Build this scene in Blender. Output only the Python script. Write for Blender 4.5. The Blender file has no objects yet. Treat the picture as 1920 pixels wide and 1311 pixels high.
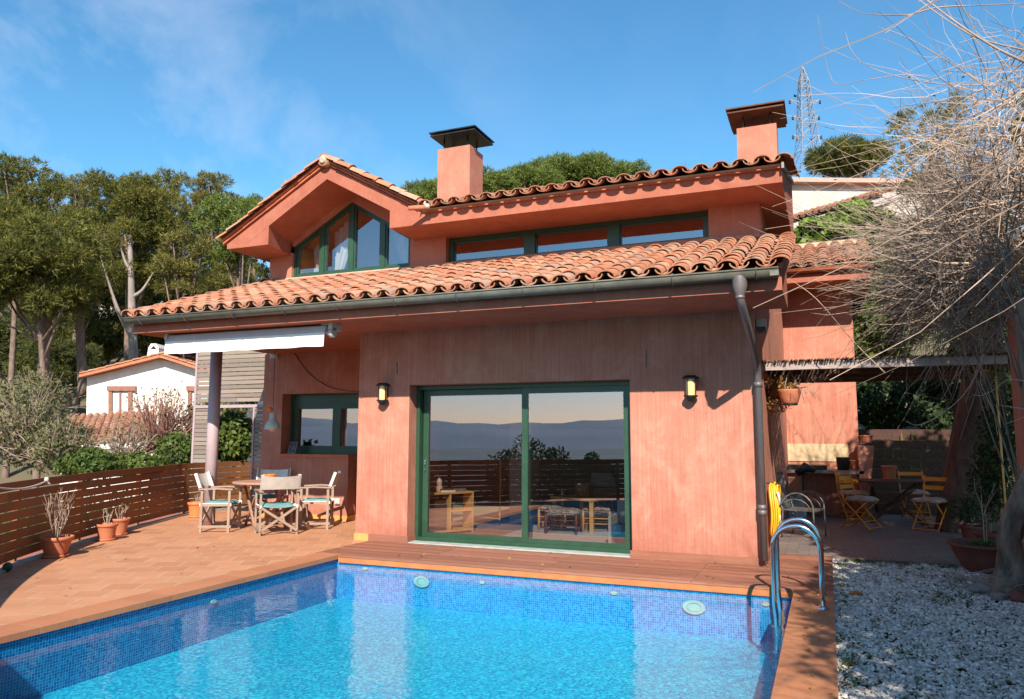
import bpy, math, random
import numpy as np
from mathutils import Vector, Matrix
random.seed(7); RNG=np.random.default_rng(11)
S=bpy.context.scene; COL=S.collection
# ---------------- camera ----------------
FOC,YAW,PIT,ROL=1414.0839,.393537622,.113291070,.00228189112
EYE=Vector((0,0,1.5))
_F=Vector((-math.sin(YAW)*math.cos(PIT),math.cos(YAW)*math.cos(PIT),math.sin(PIT)))
_R=Vector((math.cos(YAW),math.sin(YAW),0)); _U=_R.cross(_F)
R_=_R*math.cos(ROL)+_U*math.sin(ROL); U_=_U*math.cos(ROL)-_R*math.sin(ROL); F_=_F
cam=bpy.data.cameras.new('camera'); co=bpy.data.objects.new('camera',cam); COL.objects.link(co)
M4=Matrix((R_,U_,-F_)).transposed().to_4x4(); M4.translation=EYE; co.matrix_world=M4
cam.sensor_width=36; cam.lens=FOC*36/1920; cam.clip_start=.05; cam.clip_end=60000
S.camera=co
def ray(u,v): return (R_*(u-960)-U_*(v-655.5)+F_*FOC)
def P(u,v,ax,val):
    """where the sight line of photo pixel u,v meets the plane x|y|z = val (or depth d)"""
    d=ray(u,v)
    if ax=='d': return EYE+d*(val/FOC)
    i='xyz'.index(ax); return EYE+d*((val-EYE[i])/d[i])
# ---------------- mesh builder ----------------
def base_of(p):
    o=Vector((0,0,0))
    while p: o+=p.location; p=p.parent
    return o
class MB:
    def __init__(s): s.v=[]; s.f=[]; s.sm=[]
    def add(s,vs,fs,smooth=False):
        n=len(s.v); s.v+= [tuple(a) for a in vs]
        for f in fs: s.f.append(tuple(n+i for i in f)); s.sm.append(smooth)
        return s
    def box(s,x0,y0,z0,x1,y1,z1):
        return s.add([(x0,y0,z0),(x1,y0,z0),(x1,y1,z0),(x0,y1,z0),(x0,y0,z1),(x1,y0,z1),(x1,y1,z1),(x0,y1,z1)],
          [(0,3,2,1),(4,5,6,7),(0,1,5,4),(1,2,6,5),(2,3,7,6),(3,0,4,7)])
    def bar(s,p,q,w,h,up=(0,0,1)):
        p=Vector(p);q=Vector(q);d=(q-p).normalized();up=Vector(up)
        a=d.cross(up)
        if a.length<1e-4: a=d.cross(Vector((1,0,0)))
        a.normalize();b=a.cross(d);a*=w/2;b*=h/2
        return s.add([p-a-b,p+a-b,p+a+b,p-a+b,q-a-b,q+a-b,q+a+b,q-a+b],
          [(0,1,2,3),(7,6,5,4),(0,4,5,1),(1,5,6,2),(2,6,7,3),(3,7,4,0)])
    def tube(s,pts,r,n=8,cap=True):
        pts=[Vector(p) for p in pts]; m=len(pts)
        rs=r if isinstance(r,(list,tuple)) else [r]*m
        vs=[];a=None
        for i,p in enumerate(pts):
            d=(pts[min(i+1,m-1)]-pts[max(i-1,0)])
            if d.length<1e-9: d=Vector((0,0,1))
            d.normalize()
            if a is None:
                a=d.cross(Vector((0,0,1)) if abs(d.z)<.9 else Vector((1,0,0)))
            else: a=a-d*a.dot(d)
            if a.length<1e-6: a=d.orthogonal()
            a.normalize(); b=d.cross(a)
            for k in range(n):
                t=2*math.pi*k/n; vs.append(p+(a*math.cos(t)+b*math.sin(t))*rs[i])
        fs=[]
        for i in range(m-1):
            for k in range(n):
                k2=(k+1)%n; fs.append((i*n+k,i*n+k2,(i+1)*n+k2,(i+1)*n+k))
        s.add(vs,fs,True)
        if cap:
            o=len(s.v)-len(vs)
            s.f.append(tuple(o+k for k in reversed(range(n))));s.sm.append(False)
            s.f.append(tuple(o+(m-1)*n+k for k in range(n)));s.sm.append(False)
        return s
    def lathe(s,prof,c=(0,0,0),n=20,sx=1,sy=1,smooth=True):
        vs=[(c[0]+r*math.cos(2*math.pi*k/n)*sx,c[1]+r*math.sin(2*math.pi*k/n)*sy,c[2]+z) for r,z in prof for k in range(n)]
        fs=[(i*n+k,i*n+(k+1)%n,(i+1)*n+(k+1)%n,(i+1)*n+k) for i in range(len(prof)-1) for k in range(n)]
        return s.add(vs,fs,smooth)
    def prism(s,pts,ext):
        """closed polygon pts (3D) pushed along ext"""
        e=Vector(ext); n=len(pts); a=[Vector(p) for p in pts]; b=[p+e for p in a]
        nrm=Vector((0,0,0))
        for i in range(n): nrm+=a[i].cross(a[(i+1)%n])
        fl=nrm.dot(e)>0
        fs=[tuple(reversed(range(n))) if fl else tuple(range(n)), tuple(range(n,2*n)) if fl else tuple(reversed(range(n,2*n)))]
        for i in range(n):
            j=(i+1)%n; q=(i,j,n+j,n+i); fs.append(q if fl else q[::-1])
        return s.add(a+b,fs)
    def quad(s,*p): return s.add(p,[tuple(range(len(p)))])
    def build(s,name,m,parent=None,origin=None,bevel=0):
        me=bpy.data.meshes.new(name)
        if parent is not None: o0=base_of(parent)
        elif origin is not None: o0=Vector(origin)
        else:
            a=np.array(s.v); lo=a.min(0);hi=a.max(0); o0=Vector(((lo[0]+hi[0])/2,(lo[1]+hi[1])/2,lo[2]))
        me.from_pydata([(x-o0.x,y-o0.y,z-o0.z) for x,y,z in s.v],[],s.f)
        me.polygons.foreach_set('use_smooth',s.sm); me.update()
        if m: me.materials.append(m)
        o=bpy.data.objects.new(name,me); COL.objects.link(o)
        if parent is not None: o.parent=parent
        else: o.location=o0
        if bevel:
            b=o.modifiers.new('bevel','BEVEL');b.width=bevel;b.segments=2;b.limit_method='ANGLE';b.angle_limit=math.radians(50)
        return o
def arr_mesh(name,V,Fc,m,parent=None,origin=None,smooth=False):
    """fast mesh from numpy arrays; Fc is (n,k)"""
    V=np.asarray(V,float);Fc=np.asarray(Fc,np.int32);k=Fc.shape[1]
    o0=base_of(parent) if parent is not None else Vector(origin if origin is not None else (0,0,0))
    V=V-np.array(o0)
    me=bpy.data.meshes.new(name);me.vertices.add(len(V));me.vertices.foreach_set('co',V.astype(np.float32).ravel())
    me.loops.add(Fc.size);me.loops.foreach_set('vertex_index',Fc.ravel())
    me.polygons.add(len(Fc));me.polygons.foreach_set('loop_start',np.arange(len(Fc),dtype=np.int32)*k)
    me.polygons.foreach_set('loop_total',np.full(len(Fc),k,dtype=np.int32))
    me.update(calc_edges=True);me.validate()
    me.polygons.foreach_set('use_smooth',[smooth]*len(Fc))
    me.materials.append(m)
    o=bpy.data.objects.new(name,me);COL.objects.link(o)
    if parent is not None:o.parent=parent
    else:o.location=o0
    return o
def tag(o,label=None,cat=None,group=None,kind=None):
    if label:o['label']=label
    if cat:o['category']=cat
    if group:o['group']=group
    if kind:o['kind']=kind
    return o
def thing(name,label,cat,loc=(0,0,0),group=None):
    o=bpy.data.objects.new(name,None);COL.objects.link(o);o.location=loc;o.empty_display_size=.2
    return tag(o,label,cat,group)
def put(o,loc,rz=0): o.location=loc;o.rotation_euler=(0,0,rz);return o
def dup(root,loc,rz,label,group=None):
    r=root.copy();COL.objects.link(r);r.location=loc;r.rotation_euler=(0,0,rz);r['label']=label
    if group:r['group']=group
    for ch in list(root.children):
        c=ch.copy();COL.objects.link(c);c.parent=r
        for g in list(ch.children):
            d=g.copy();COL.objects.link(d);d.parent=c
    return r
# ---------------- materials ----------------
def new(name):
    m=bpy.data.materials.new(name);m.use_nodes=True;nt=m.node_tree;nt.nodes.clear()
    return m,nt
class NT:
    def __init__(s,nt): s.nt=nt
    def n(s,t,**k):
        a=s.nt.nodes.new(t)
        for x,y in k.items():
            if x.startswith('i_'): a.inputs[x[2:]].default_value=y
            elif x[0]=='I' and x[1:].isdigit(): a.inputs[int(x[1:])].default_value=y
            else: setattr(a,x,y)
        return a
    def l(s,a,b): s.nt.links.new(a,b)
    def math(s,op,a,b=None,c=None):
        n=s.n('ShaderNodeMath',operation=op)
        for i,x in enumerate((a,b,c)):
            if x is None: continue
            if isinstance(x,(int,float)): n.inputs[i].default_value=x
            else: s.l(x,n.inputs[i])
        return n.outputs[0]
    def mix(s,f,a,b,mode='MIX'):
        n=s.n('ShaderNodeMix',data_type='RGBA',blend_type=mode,clamp_factor=True)
        for i,x in ((0,f),(6,a),(7,b)):
            if isinstance(x,(int,float)): n.inputs[i].default_value=x
            elif isinstance(x,tuple): n.inputs[i].default_value=(*x[:3],1)
            else: s.l(x,n.inputs[i])
        return n.outputs[2]
    def coord(s,scale=(1,1,1),rot=(0,0,0),kind='Object',loc=(0,0,0)):
        if kind=='World': o=s.n('ShaderNodeNewGeometry').outputs['Position']
        else: o=s.n('ShaderNodeTexCoord').outputs[kind]
        m=s.n('ShaderNodeMapping');m.inputs['Scale'].default_value=scale;m.inputs['Rotation'].default_value=rot;m.inputs['Location'].default_value=loc
        s.l(o,m.inputs[0]);return m.outputs[0]
    def noise(s,vec,scale=5,detail=4,rough=.55,dist=0):
        n=s.n('ShaderNodeTexNoise');n.inputs['Scale'].default_value=scale;n.inputs['Detail'].default_value=detail
        n.inputs['Roughness'].default_value=rough;n.inputs['Distortion'].default_value=dist
        if vec is not None:s.l(vec,n.inputs['Vector'])
        return n.outputs['Fac']
    def ramp(s,f,*st):
        r=s.n('ShaderNodeValToRGB');e=r.color_ramp.elements
        for i,(p,c) in enumerate(st):
            el=e[i] if i<2 else e.new(p)
            el.position=p;el.color=(*(c if isinstance(c,tuple) else (c,c,c)),1)
        s.l(f,r.inputs[0]);return r.outputs[0]
    def bump(s,h,strength=.3,dist=.01):
        b=s.n('ShaderNodeBump');b.inputs['Strength'].default_value=strength;b.inputs['Distance'].default_value=dist
        s.l(h,b.inputs['Height']);return b.outputs[0]
    def out(s,col,rough=.7,normal=None,metal=0,spec=.5,**k):
        p=s.n('ShaderNodeBsdfPrincipled')
        if isinstance(col,tuple):p.inputs['Base Color'].default_value=(*col[:3],1)
        else:s.l(col,p.inputs['Base Color'])
        if isinstance(rough,(int,float)):p.inputs['Roughness'].default_value=rough
        else:s.l(rough,p.inputs['Roughness'])
        p.inputs['Metallic'].default_value=metal;p.inputs['Specular IOR Level'].default_value=spec
        if normal is not None:s.l(normal,p.inputs['Normal'])
        for a,b in k.items():p.inputs[a.replace('_',' ')].default_value=b
        o=s.n('ShaderNodeOutputMaterial');s.l(p.outputs[0],o.inputs[0]);return p
def sc(c,k): return tuple(min(1,x*k) for x in c)
def mat(name,c1,c2=None,scale=6,rough=.7,bump=0,bscale=40,stretch=(1,1,1),island=0,metal=0,spec=.4,detail=5,lo=.35,hi=.65,speck=0,rot=(0,0,0),**k):
    m,nt=new(name);t=NT(nt);v=t.coord(stretch,rot)
    c2=c2 or sc(c1,.72)
    f=t.ramp(t.noise(v,scale,detail),(lo,0.),(hi,1.))
    col=t.mix(f,c1,c2)
    if speck:
        g=t.ramp(t.noise(v,scale*12,3,.7),(.3,0.),(.7,1.)); col=t.mix(t.math('MULTIPLY',g,speck),col,sc(c2,.55))
    if island:
        r=t.n('ShaderNodeNewGeometry').outputs['Random Per Island']
        val=t.math('MULTIPLY_ADD',r,island*2,1-island)
        n=t.n('ShaderNodeVectorMath',operation='SCALE');t.l(col,n.inputs[0]);t.l(val,n.inputs['Scale']);col=n.outputs[0]
    nm=None
    if bump: nm=t.bump(t.noise(v,bscale,4),bump,.01)
    t.out(col,rough,nm,metal,spec,**k)
    return m
# plaster with combed vertical grain
def plaster(name,c1,c2,c3,comb=1.0):
    m,nt=new(name);t=NT(nt)
    v=t.coord((1,1,1))
    big=t.ramp(t.noise(v,1.1,6,.6),(.32,0.),(.7,1.))
    v2=t.coord((34,34,.55));st=t.ramp(t.noise(v2,1.,5,.65),(.34,0.),(.68,1.))
    v3=t.coord((150,150,1.6));fine=t.noise(v3,1.,3,.6)
    v4=t.coord((3.5,3.5,.35));dr=t.ramp(t.noise(v4,1.,5,.6),(.4,0.),(.75,1.))
    mid=t.ramp(t.noise(v,9,5,.7),(.35,0.),(.7,1.))
    col=t.mix(big,c1,c2)
    col=t.mix(t.math('MULTIPLY',st,.50*comb),col,c3)
    col=t.mix(t.math('MULTIPLY',dr,.35),col,sc(c2,.82))
    col=t.mix(t.math('MULTIPLY',mid,.32),col,sc(c1,.72))
    fr=t.ramp(fine,(.35,0.),(.62,1.))
    col=t.mix(t.math('MULTIPLY',fr,.26*comb),col,sc(c2,.66))
    bl=t.ramp(t.noise(v,2.6,7,.72,.8),(.44,0.),(.62,1.))
    col=t.mix(t.math('MULTIPLY',bl,.34),col,sc(c2,.80))
    bl2=t.ramp(t.noise(t.coord((1.7,1.7,1.1),(0,0,0),'Object',(3,1,7)),1.8,6,.7,.5),(.50,0.),(.68,1.))
    col=t.mix(t.math('MULTIPLY',bl2,.30),col,c3)
    # rain streaks and splash dirt rising from the foot of the walls
    sp=t.n('ShaderNodeSeparateXYZ');t.l(v,sp.inputs[0]);z=sp.outputs[2]
    base=t.math('MULTIPLY',t.math('SUBTRACT',1.,t.math('SMOOTH_MIN',t.math('MULTIPLY',t.math('ABSOLUTE',z),2.6),1.,.2)),t.noise(v,7,5,.7))
    col=t.mix(t.math('MULTIPLY',base,.9),col,sc(c2,.55))
    wz=t.math('ADD',z,t.math('MULTIPLY',t.noise(v,3,3),.03))
    j=t.math('LESS_THAN',t.math('ABSOLUTE',t.math('SUBTRACT',wz,1.24)),.008)
    col=t.mix(t.math('MULTIPLY',t.math('MULTIPLY',j,t.noise(v,6,3)),.12),col,sc(c2,.6))
    h=t.math('ADD',t.math('MULTIPLY',fine,.6*comb),t.noise(v,60,4))
    t.out(col,.9,t.bump(h,.55,.008),0,.15)
    return m
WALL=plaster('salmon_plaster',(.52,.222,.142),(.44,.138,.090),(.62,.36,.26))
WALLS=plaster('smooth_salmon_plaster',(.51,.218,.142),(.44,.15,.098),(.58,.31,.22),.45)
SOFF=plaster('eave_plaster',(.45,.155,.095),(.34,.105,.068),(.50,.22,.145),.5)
CREAM=mat('cream_tile',(.62,.46,.27),(.5,.36,.2),4,.7,.1)
WHITEW=mat('white_render',(.80,.74,.66),(.70,.62,.53),3,.9,.3,30)
WHITEH=mat('cream_render',(.56,.49,.42),(.48,.42,.36),2.5,.9,.3,30)
def tile_mat(name,a,b,c,d):
    m,nt=new(name);t=NT(nt);v=t.coord()
    r=t.n('ShaderNodeNewGeometry').outputs['Random Per Island']
    col=t.ramp(r,(0.,a),(.35,b),(.7,c),(1.,d))
    n1=t.ramp(t.noise(v,14,6,.7),(.38,0.),(.68,1.))
    col=t.mix(t.math('MULTIPLY',n1,.45),col,sc(b,.6))
    n2=t.ramp(t.noise(v,3.2,4),(.5,0.),(.72,1.))
    col=t.mix(t.math('MULTIPLY',n2,.35),col,(.20,.15,.12))
    n3=t.ramp(t.noise(v,55,3,.8),(.62,0.),(.75,1.))
    col=t.mix(t.math('MULTIPLY',n3,.5),col,(.42,.34,.24))
    t.out(col,.85,t.bump(t.noise(v,70,4),.35,.01),0,.2);return m
TILE=tile_mat('roof_clay',(.56,.225,.118),(.45,.17,.095),(.56,.315,.19),(.38,.25,.19))
TILE2=tile_mat('weathered_roof_clay',(.48,.19,.10),(.38,.155,.09),(.33,.175,.11),(.48,.27,.16))
BRICK=mat('clay_fillet',(.50,.15,.07),(.42,.12,.06),8,.85,.3,island=.15)
GREEN=mat('green_lacquer',(.020,.058,.030),(.028,.072,.04),5,.35,.12,60,spec=.5,speck=.15)
ZINC=mat('weathered_zinc',(.13,.12,.092),(.19,.175,.14),7,.5,.2,30,metal=.1,speck=.3)
PIPE=mat('downpipe_metal',(.20,.15,.14),(.15,.135,.135),5,.5,.2,30,(1,1,.4),metal=.3,speck=.3)
STEEL=mat('polished_steel',(.75,.75,.76),(.68,.69,.72),3,.12,0,metal=1)
DSTEEL=mat('dark_steel',(.02,.022,.024),(.04,.042,.045),8,.45,.1,metal=.5)
RUST=mat('rusty_steel',(.09,.035,.02),(.16,.06,.03),6,.7,.2,metal=.3)
TERRA=mat('terracotta',(.56,.19,.09),(.46,.15,.075),6,.8,.25,40,speck=.25)
TERRAB=mat('bright_terracotta',(.74,.22,.07),(.62,.18,.06),6,.7,.2,40)
TERRAD=mat('old_terracotta',(.20,.06,.04),(.13,.045,.03),6,.8,.3)
SKIRT=mat('ochre_skirting_tile',(.68,.32,.10),(.58,.26,.085),6,.6,.1)
def planks(name,c1,c2,axis='x',pitch=.09,length=1.9,rough=.7):
    m,nt=new(name);t=NT(nt)
    st={'x':(.7,14,14),'y':(14,.7,14),'z':(14,14,.7)}[axis]
    g=t.ramp(t.noise(t.coord(st),1.6,6,.7),(.3,0.),(.7,1.))
    fib=t.ramp(t.noise(t.coord(tuple(a*6 for a in st)),1.5,4,.7),(.35,0.),(.65,1.))
    blo=t.ramp(t.noise(t.coord(),1.3,5),(.38,0.),(.66,1.))
    col=t.mix(g,c1,c2);col=t.mix(t.math('MULTIPLY',fib,.4),col,sc(c1,.5))
    col=t.mix(t.math('MULTIPLY',blo,.35),col,sc(c2,1.25))
    r=t.n('ShaderNodeNewGeometry').outputs['Random Per Island']
    n=t.n('ShaderNodeVectorMath',operation='SCALE');t.l(col,n.inputs[0]);t.l(t.math('MULTIPLY_ADD',r,.45,.78),n.inputs['Scale'])
    t.out(n.outputs[0],rough,t.bump(fib,.4,.004),0,.3);return m
DECK=planks('deck_boards',(.37,.16,.10),(.21,.08,.048),'x')
FENCEW=planks('stained_fence_boards',(.31,.125,.045),(.20,.075,.028),'x',rough=.6)
GREYW=planks('grey_weathered_slats',(.31,.24,.19),(.22,.17,.14),'x')
TEAK=planks('grey_teak',(.36,.26,.19),(.29,.20,.15),'z')
TEAKR=planks('reddish_teak',(.40,.22,.15),(.32,.17,.11),'x')
PINEW=planks('honey_pine',(.80,.46,.16),(.70,.38,.12),'x',rough=.45)
DARKW=planks('dark_stained_wood',(.11,.05,.03),(.07,.035,.02),'x')
REDW=planks('red_brown_wood',(.22,.06,.03),(.16,.045,.025),'z',rough=.4)
GREYB=planks('pale_weathered_beam',(.42,.33,.29),(.33,.26,.23),'x')
MAUVE=mat('mauve_paint',(.42,.31,.31),(.36,.27,.27),5,.5,.1)
CONC=mat('concrete',(.38,.36,.32),(.28,.27,.25),5,.9,.3,50,speck=.3)
CANV=mat('canvas_offwhite',(.80,.77,.71),(.70,.67,.62),9,.9,.3,200)
CANVB=mat('canvas_beige',(.50,.45,.39),(.42,.37,.32),9,.9,.3,200)
TEAL=mat('sea_green_fabric',(.13,.27,.25),(.10,.22,.205),9,.9,.3,160)
AWN=mat('awning_canvas',(.82,.79,.72),(.76,.73,.66),4,.8,.1,120)
AWNB=mat('awning_metal',(.50,.51,.52),(.42,.43,.45),4,.45)
PLAST=mat('aged_white_plastic',(.55,.52,.47),(.45,.42,.37),7,.5,.1)
YEL=mat('yellow_hose',(.86,.46,.03),(.76,.38,.02),5,.35)
ORNG=mat('orange_paint',(.80,.27,.02),(.70,.22,.02),5,.4)
ORNB=mat('orange_glaze',(.90,.20,.01),(.82,.16,.01),5,.3)
CUSH=mat('striped_cushion_cloth',(.42,.36,.29),(.30,.25,.20),12,.9,.3,90)
BLACKP=mat('black_plastic',(.012,.012,.013),(.02,.02,.02),5,.5)
AMBER=mat('amber_lamp_glass',(.85,.48,.17),(.88,.56,.26),5,.3)
LAMPG=mat('pale_enamel',(.42,.47,.44),(.50,.53,.48),8,.4,.1)
STONE=mat('rough_stone',(.28,.22,.19),(.18,.14,.12),5,.9,.6,20)
SOIL=mat('potting_soil',(.05,.035,.025),(.03,.022,.016),20,1,.6)
BARK=mat('pine_bark',(.24,.165,.125),(.13,.085,.065),9,.95,.8,24,(1,1,.35))
BARKG=mat('grey_bark',(.26,.19,.14),(.09,.066,.05),11,.95,1.,30,(1,1,.3))
TWIG=mat('dry_twig',(.42,.31,.23),(.27,.19,.14),4,.8,.2)
TWIGV=mat('vine_stem',(.46,.33,.245),(.20,.14,.10),1.6,.8,.2,island=.45)
TWIGR=mat('reddish_twig',(.33,.15,.11),(.22,.11,.08),2,.8)
REED=mat('reed_stalk',(.20,.13,.08),(.08,.05,.03),6,.9,.3,island=.45)
def leaf(name,c1,c2,trans=.3,scale=.7,rough=.55):
    m,nt=new(name);t=NT(nt);v=t.coord(kind='World')
    f=t.ramp(t.noise(v,scale,5,.65),(.35,0.),(.68,1.))
    col=t.mix(f,c1,c2)
    r=t.n('ShaderNodeNewGeometry').outputs['Random Per Island']
    n=t.n('ShaderNodeVectorMath',operation='SCALE');t.l(col,n.inputs[0]);t.l(t.math('MULTIPLY_ADD',r,.9,.55),n.inputs['Scale'])
    p=t.n('ShaderNodeBsdfPrincipled');t.l(n.outputs[0],p.inputs['Base Color']);p.inputs['Roughness'].default_value=rough;p.inputs['Specular IOR Level'].default_value=.25
    tr=t.n('ShaderNodeBsdfTranslucent');t.l(n.outputs[0],tr.inputs[0])
    x=t.n('ShaderNodeMixShader');x.inputs[0].default_value=trans;t.l(p.outputs[0],x.inputs[1]);t.l(tr.outputs[0],x.inputs[2])
    o=t.n('ShaderNodeOutputMaterial');t.l(x.outputs[0],o.inputs[0]);return m
NEED=leaf('pine_needles',(.215,.195,.04),(.10,.11,.027),.4)
NEEDB=leaf('bright_pine_needles',(.17,.21,.04),(.12,.155,.033))
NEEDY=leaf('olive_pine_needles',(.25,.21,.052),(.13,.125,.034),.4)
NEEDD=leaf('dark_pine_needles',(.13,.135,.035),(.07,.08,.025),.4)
LEAFG=leaf('glossy_leaf',(.12,.155,.03),(.05,.085,.018),.3,2)
LEAFD=leaf('dark_leaf',(.045,.075,.025),(.022,.045,.016),.2,2)
LEAFS=leaf('scrub_leaf',(.16,.15,.06),(.09,.10,.035),.3,1.5)
IVY=leaf('ivy_leaf',(.17,.25,.03),(.09,.15,.02),.3,1.5)
DRYL=leaf('dry_leaf',(.42,.24,.08),(.28,.17,.06),.3,4)
GRASS=leaf('grass_blade',(.16,.20,.04),(.09,.13,.025),.3,3)
CLOV=leaf('clover_leaf',(.10,.17,.03),(.05,.10,.02),.2,3)
# terrace tile: square clay tiles laid at 30 degrees
def tiles(name,ang,w,h,c1,c2,grout,off=.5,mort=.012,loc=(0,0,0)):
    m,nt=new(name);t=NT(nt)
    v=t.coord((1,1,1),(0,0,-math.radians(ang)),'World',loc)
    b=t.n('ShaderNodeTexBrick',offset=off,squash=1.0);b.inputs['Scale'].default_value=1
    b.inputs['Brick Width'].default_value=w;b.inputs['Row Height'].default_value=h;b.inputs['Mortar Size'].default_value=mort/2
    b.inputs['Mortar Smooth'].default_value=.1;b.inputs['Bias'].default_value=0
    b.inputs['Color1'].default_value=(*c1,1);b.inputs['Color2'].default_value=(*c2,1);b.inputs['Mortar'].default_value=(*grout,1)
    t.l(v,b.inputs['Vector'])
    n=t.ramp(t.noise(t.coord(kind='World'),2.2,6,.65),(.35,0.),(.7,1.))
    col=t.mix(t.math('MULTIPLY',n,.35),b.outputs['Color'],sc(c2,.62))
    n2=t.ramp(t.noise(t.coord(kind='World'),26,5,.7),(.35,0.),(.7,1.))
    col=t.mix(t.math('MULTIPLY',n2,.2),col,sc(c1,1.3))
    hh=t.math('ADD',t.math('MULTIPLY',b.outputs['Fac'],-1.),t.math('MULTIPLY',n2,.12))
    t.out(col,.62,t.bump(hh,.35,.004),0,.35);return m
TERR=tiles('terrace_clay_tile',29,.33,.33,(.54,.255,.13),(.42,.18,.09),(.50,.34,.22),mort=.015)
COPL=tiles('coping_clay_tile',90,.325,.9,(.47,.19,.088),(.41,.16,.076),(.36,.24,.16),0,.010,(0,0,0))
PATIO=tiles('patio_paver',0,.28,.19,(.21,.165,.145),(.15,.12,.108),(.08,.065,.058))
CLAYE=mat('clay_edge',(.55,.19,.06),(.47,.15,.05),6,.7,.2,speck=.2)
# pool mosaic: one tile, sunlit floor and duller walls put into the colours
def mosaic(name,axes,cols,grout,wob=0.,size=.028):
    m,nt=new(name);t=NT(nt)
    g=t.n('ShaderNodeNewGeometry').outputs['Position']
    if wob:
        nv=t.n('ShaderNodeTexNoise');nv.inputs['Scale'].default_value=5;nv.inputs['Detail'].default_value=2;t.l(g,nv.inputs['Vector'])
        s0=t.n('ShaderNodeVectorMath',operation='MULTIPLY_ADD');t.l(nv.outputs['Color'],s0.inputs[0]);s0.inputs[1].default_value=(wob,)*3;t.l(g,s0.inputs[2]);g=s0.outputs[0]
    s=t.n('ShaderNodeSeparateXYZ');t.l(g,s.inputs[0]);c=t.n('ShaderNodeCombineXYZ')
    for i,a in enumerate(axes): t.l(t.math('DIVIDE',s.outputs['XYZ'.index(a)],size),c.inputs[i])
    fl=t.n('ShaderNodeVectorMath',operation='FLOOR');t.l(c.outputs[0],fl.inputs[0])
    fr=t.n('ShaderNodeVectorMath',operation='FRACTION');t.l(c.outputs[0],fr.inputs[0])
    wn=t.n('ShaderNodeTexWhiteNoise');wn.noise_dimensions='2D';t.l(fl.outputs[0],wn.inputs['Vector'])
    col=t.ramp(wn.outputs['Value'],*cols)
    s2=t.n('ShaderNodeSeparateXYZ');t.l(fr.outputs[0],s2.inputs[0])
    gr=t.math('MAXIMUM',t.math('GREATER_THAN',s2.outputs[0],.88),t.math('GREATER_THAN',s2.outputs[1],.9))
    col=t.mix(gr,col,grout)
    t.out(col,.25,None,0,.5);return m
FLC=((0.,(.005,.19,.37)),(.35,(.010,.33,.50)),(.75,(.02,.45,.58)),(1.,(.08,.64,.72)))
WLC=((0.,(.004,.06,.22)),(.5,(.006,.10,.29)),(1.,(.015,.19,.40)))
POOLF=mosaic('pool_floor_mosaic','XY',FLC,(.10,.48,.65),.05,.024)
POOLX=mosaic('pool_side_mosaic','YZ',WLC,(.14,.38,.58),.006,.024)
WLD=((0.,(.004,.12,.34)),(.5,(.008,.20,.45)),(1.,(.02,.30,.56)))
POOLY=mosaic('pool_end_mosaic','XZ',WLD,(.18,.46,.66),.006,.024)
def water():
    m,nt=new('pool_water');t=NT(nt)
    v=t.coord(kind='World')
    h=t.math('ADD',t.noise(v,5,3,.5),t.math('MULTIPLY',t.noise(v,17,3,.5),.35))
    nb=t.bump(h,.17,.02)
    g=t.n('ShaderNodeBsdfGlossy');g.inputs['Roughness'].default_value=.0;t.l(nb,g.inputs['Normal'])
    tr=t.n('ShaderNodeBsdfTransparent');tr.inputs[0].default_value=(.62,.95,1,1)
    fz=t.n('ShaderNodeFresnel');t.l(t.math('MULTIPLY_ADD',t.n('ShaderNodeNewGeometry').outputs['Backfacing'],1/1.33-1.33,1.33),fz.inputs['IOR']);t.l(nb,fz.inputs['Normal'])
    x=t.n('ShaderNodeMixShader');t.l(fz.outputs[0],x.inputs[0]);t.l(tr.outputs[0],x.inputs[1]);t.l(g.outputs[0],x.inputs[2])
    o=t.n('ShaderNodeOutputMaterial');t.l(x.outputs[0],o.inputs[0]);return m
WATER=water()
def glass(name,tint=(.80,.83,.82),k=2.0,add=.06,wav=.0):
    m,nt=new(name);t=NT(nt)
    g=t.n('ShaderNodeBsdfGlossy');g.inputs['Roughness'].default_value=.0;g.inputs[0].default_value=(.95,.88,.90,1)
    tr=t.n('ShaderNodeBsdfTransparent');tr.inputs[0].default_value=(*tint,1)
    fz=t.n('ShaderNodeFresnel');t.l(t.math('MULTIPLY_ADD',t.n('ShaderNodeNewGeometry').outputs['Backfacing'],1/1.5-1.5,1.5),fz.inputs['IOR'])
    if wav:
        nb=t.bump(t.noise(t.coord(),1.2,1),wav,.02);t.l(nb,g.inputs['Normal'])
    f=t.math('MINIMUM',t.math('MULTIPLY_ADD',fz.outputs[0],k,add),1.)
    x=t.n('ShaderNodeMixShader');t.l(f,x.inputs[0]);t.l(tr.outputs[0],x.inputs[1]);t.l(g.outputs[0],x.inputs[2])
    o=t.n('ShaderNodeOutputMaterial');t.l(x.outputs[0],o.inputs[0]);return m
GLASS=glass('double_glazing',(.68,.68,.68),3.3,.21,.05)
GLASSU=glass('upper_glazing',(.72,.74,.75),2.4,.20,.03)
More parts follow.
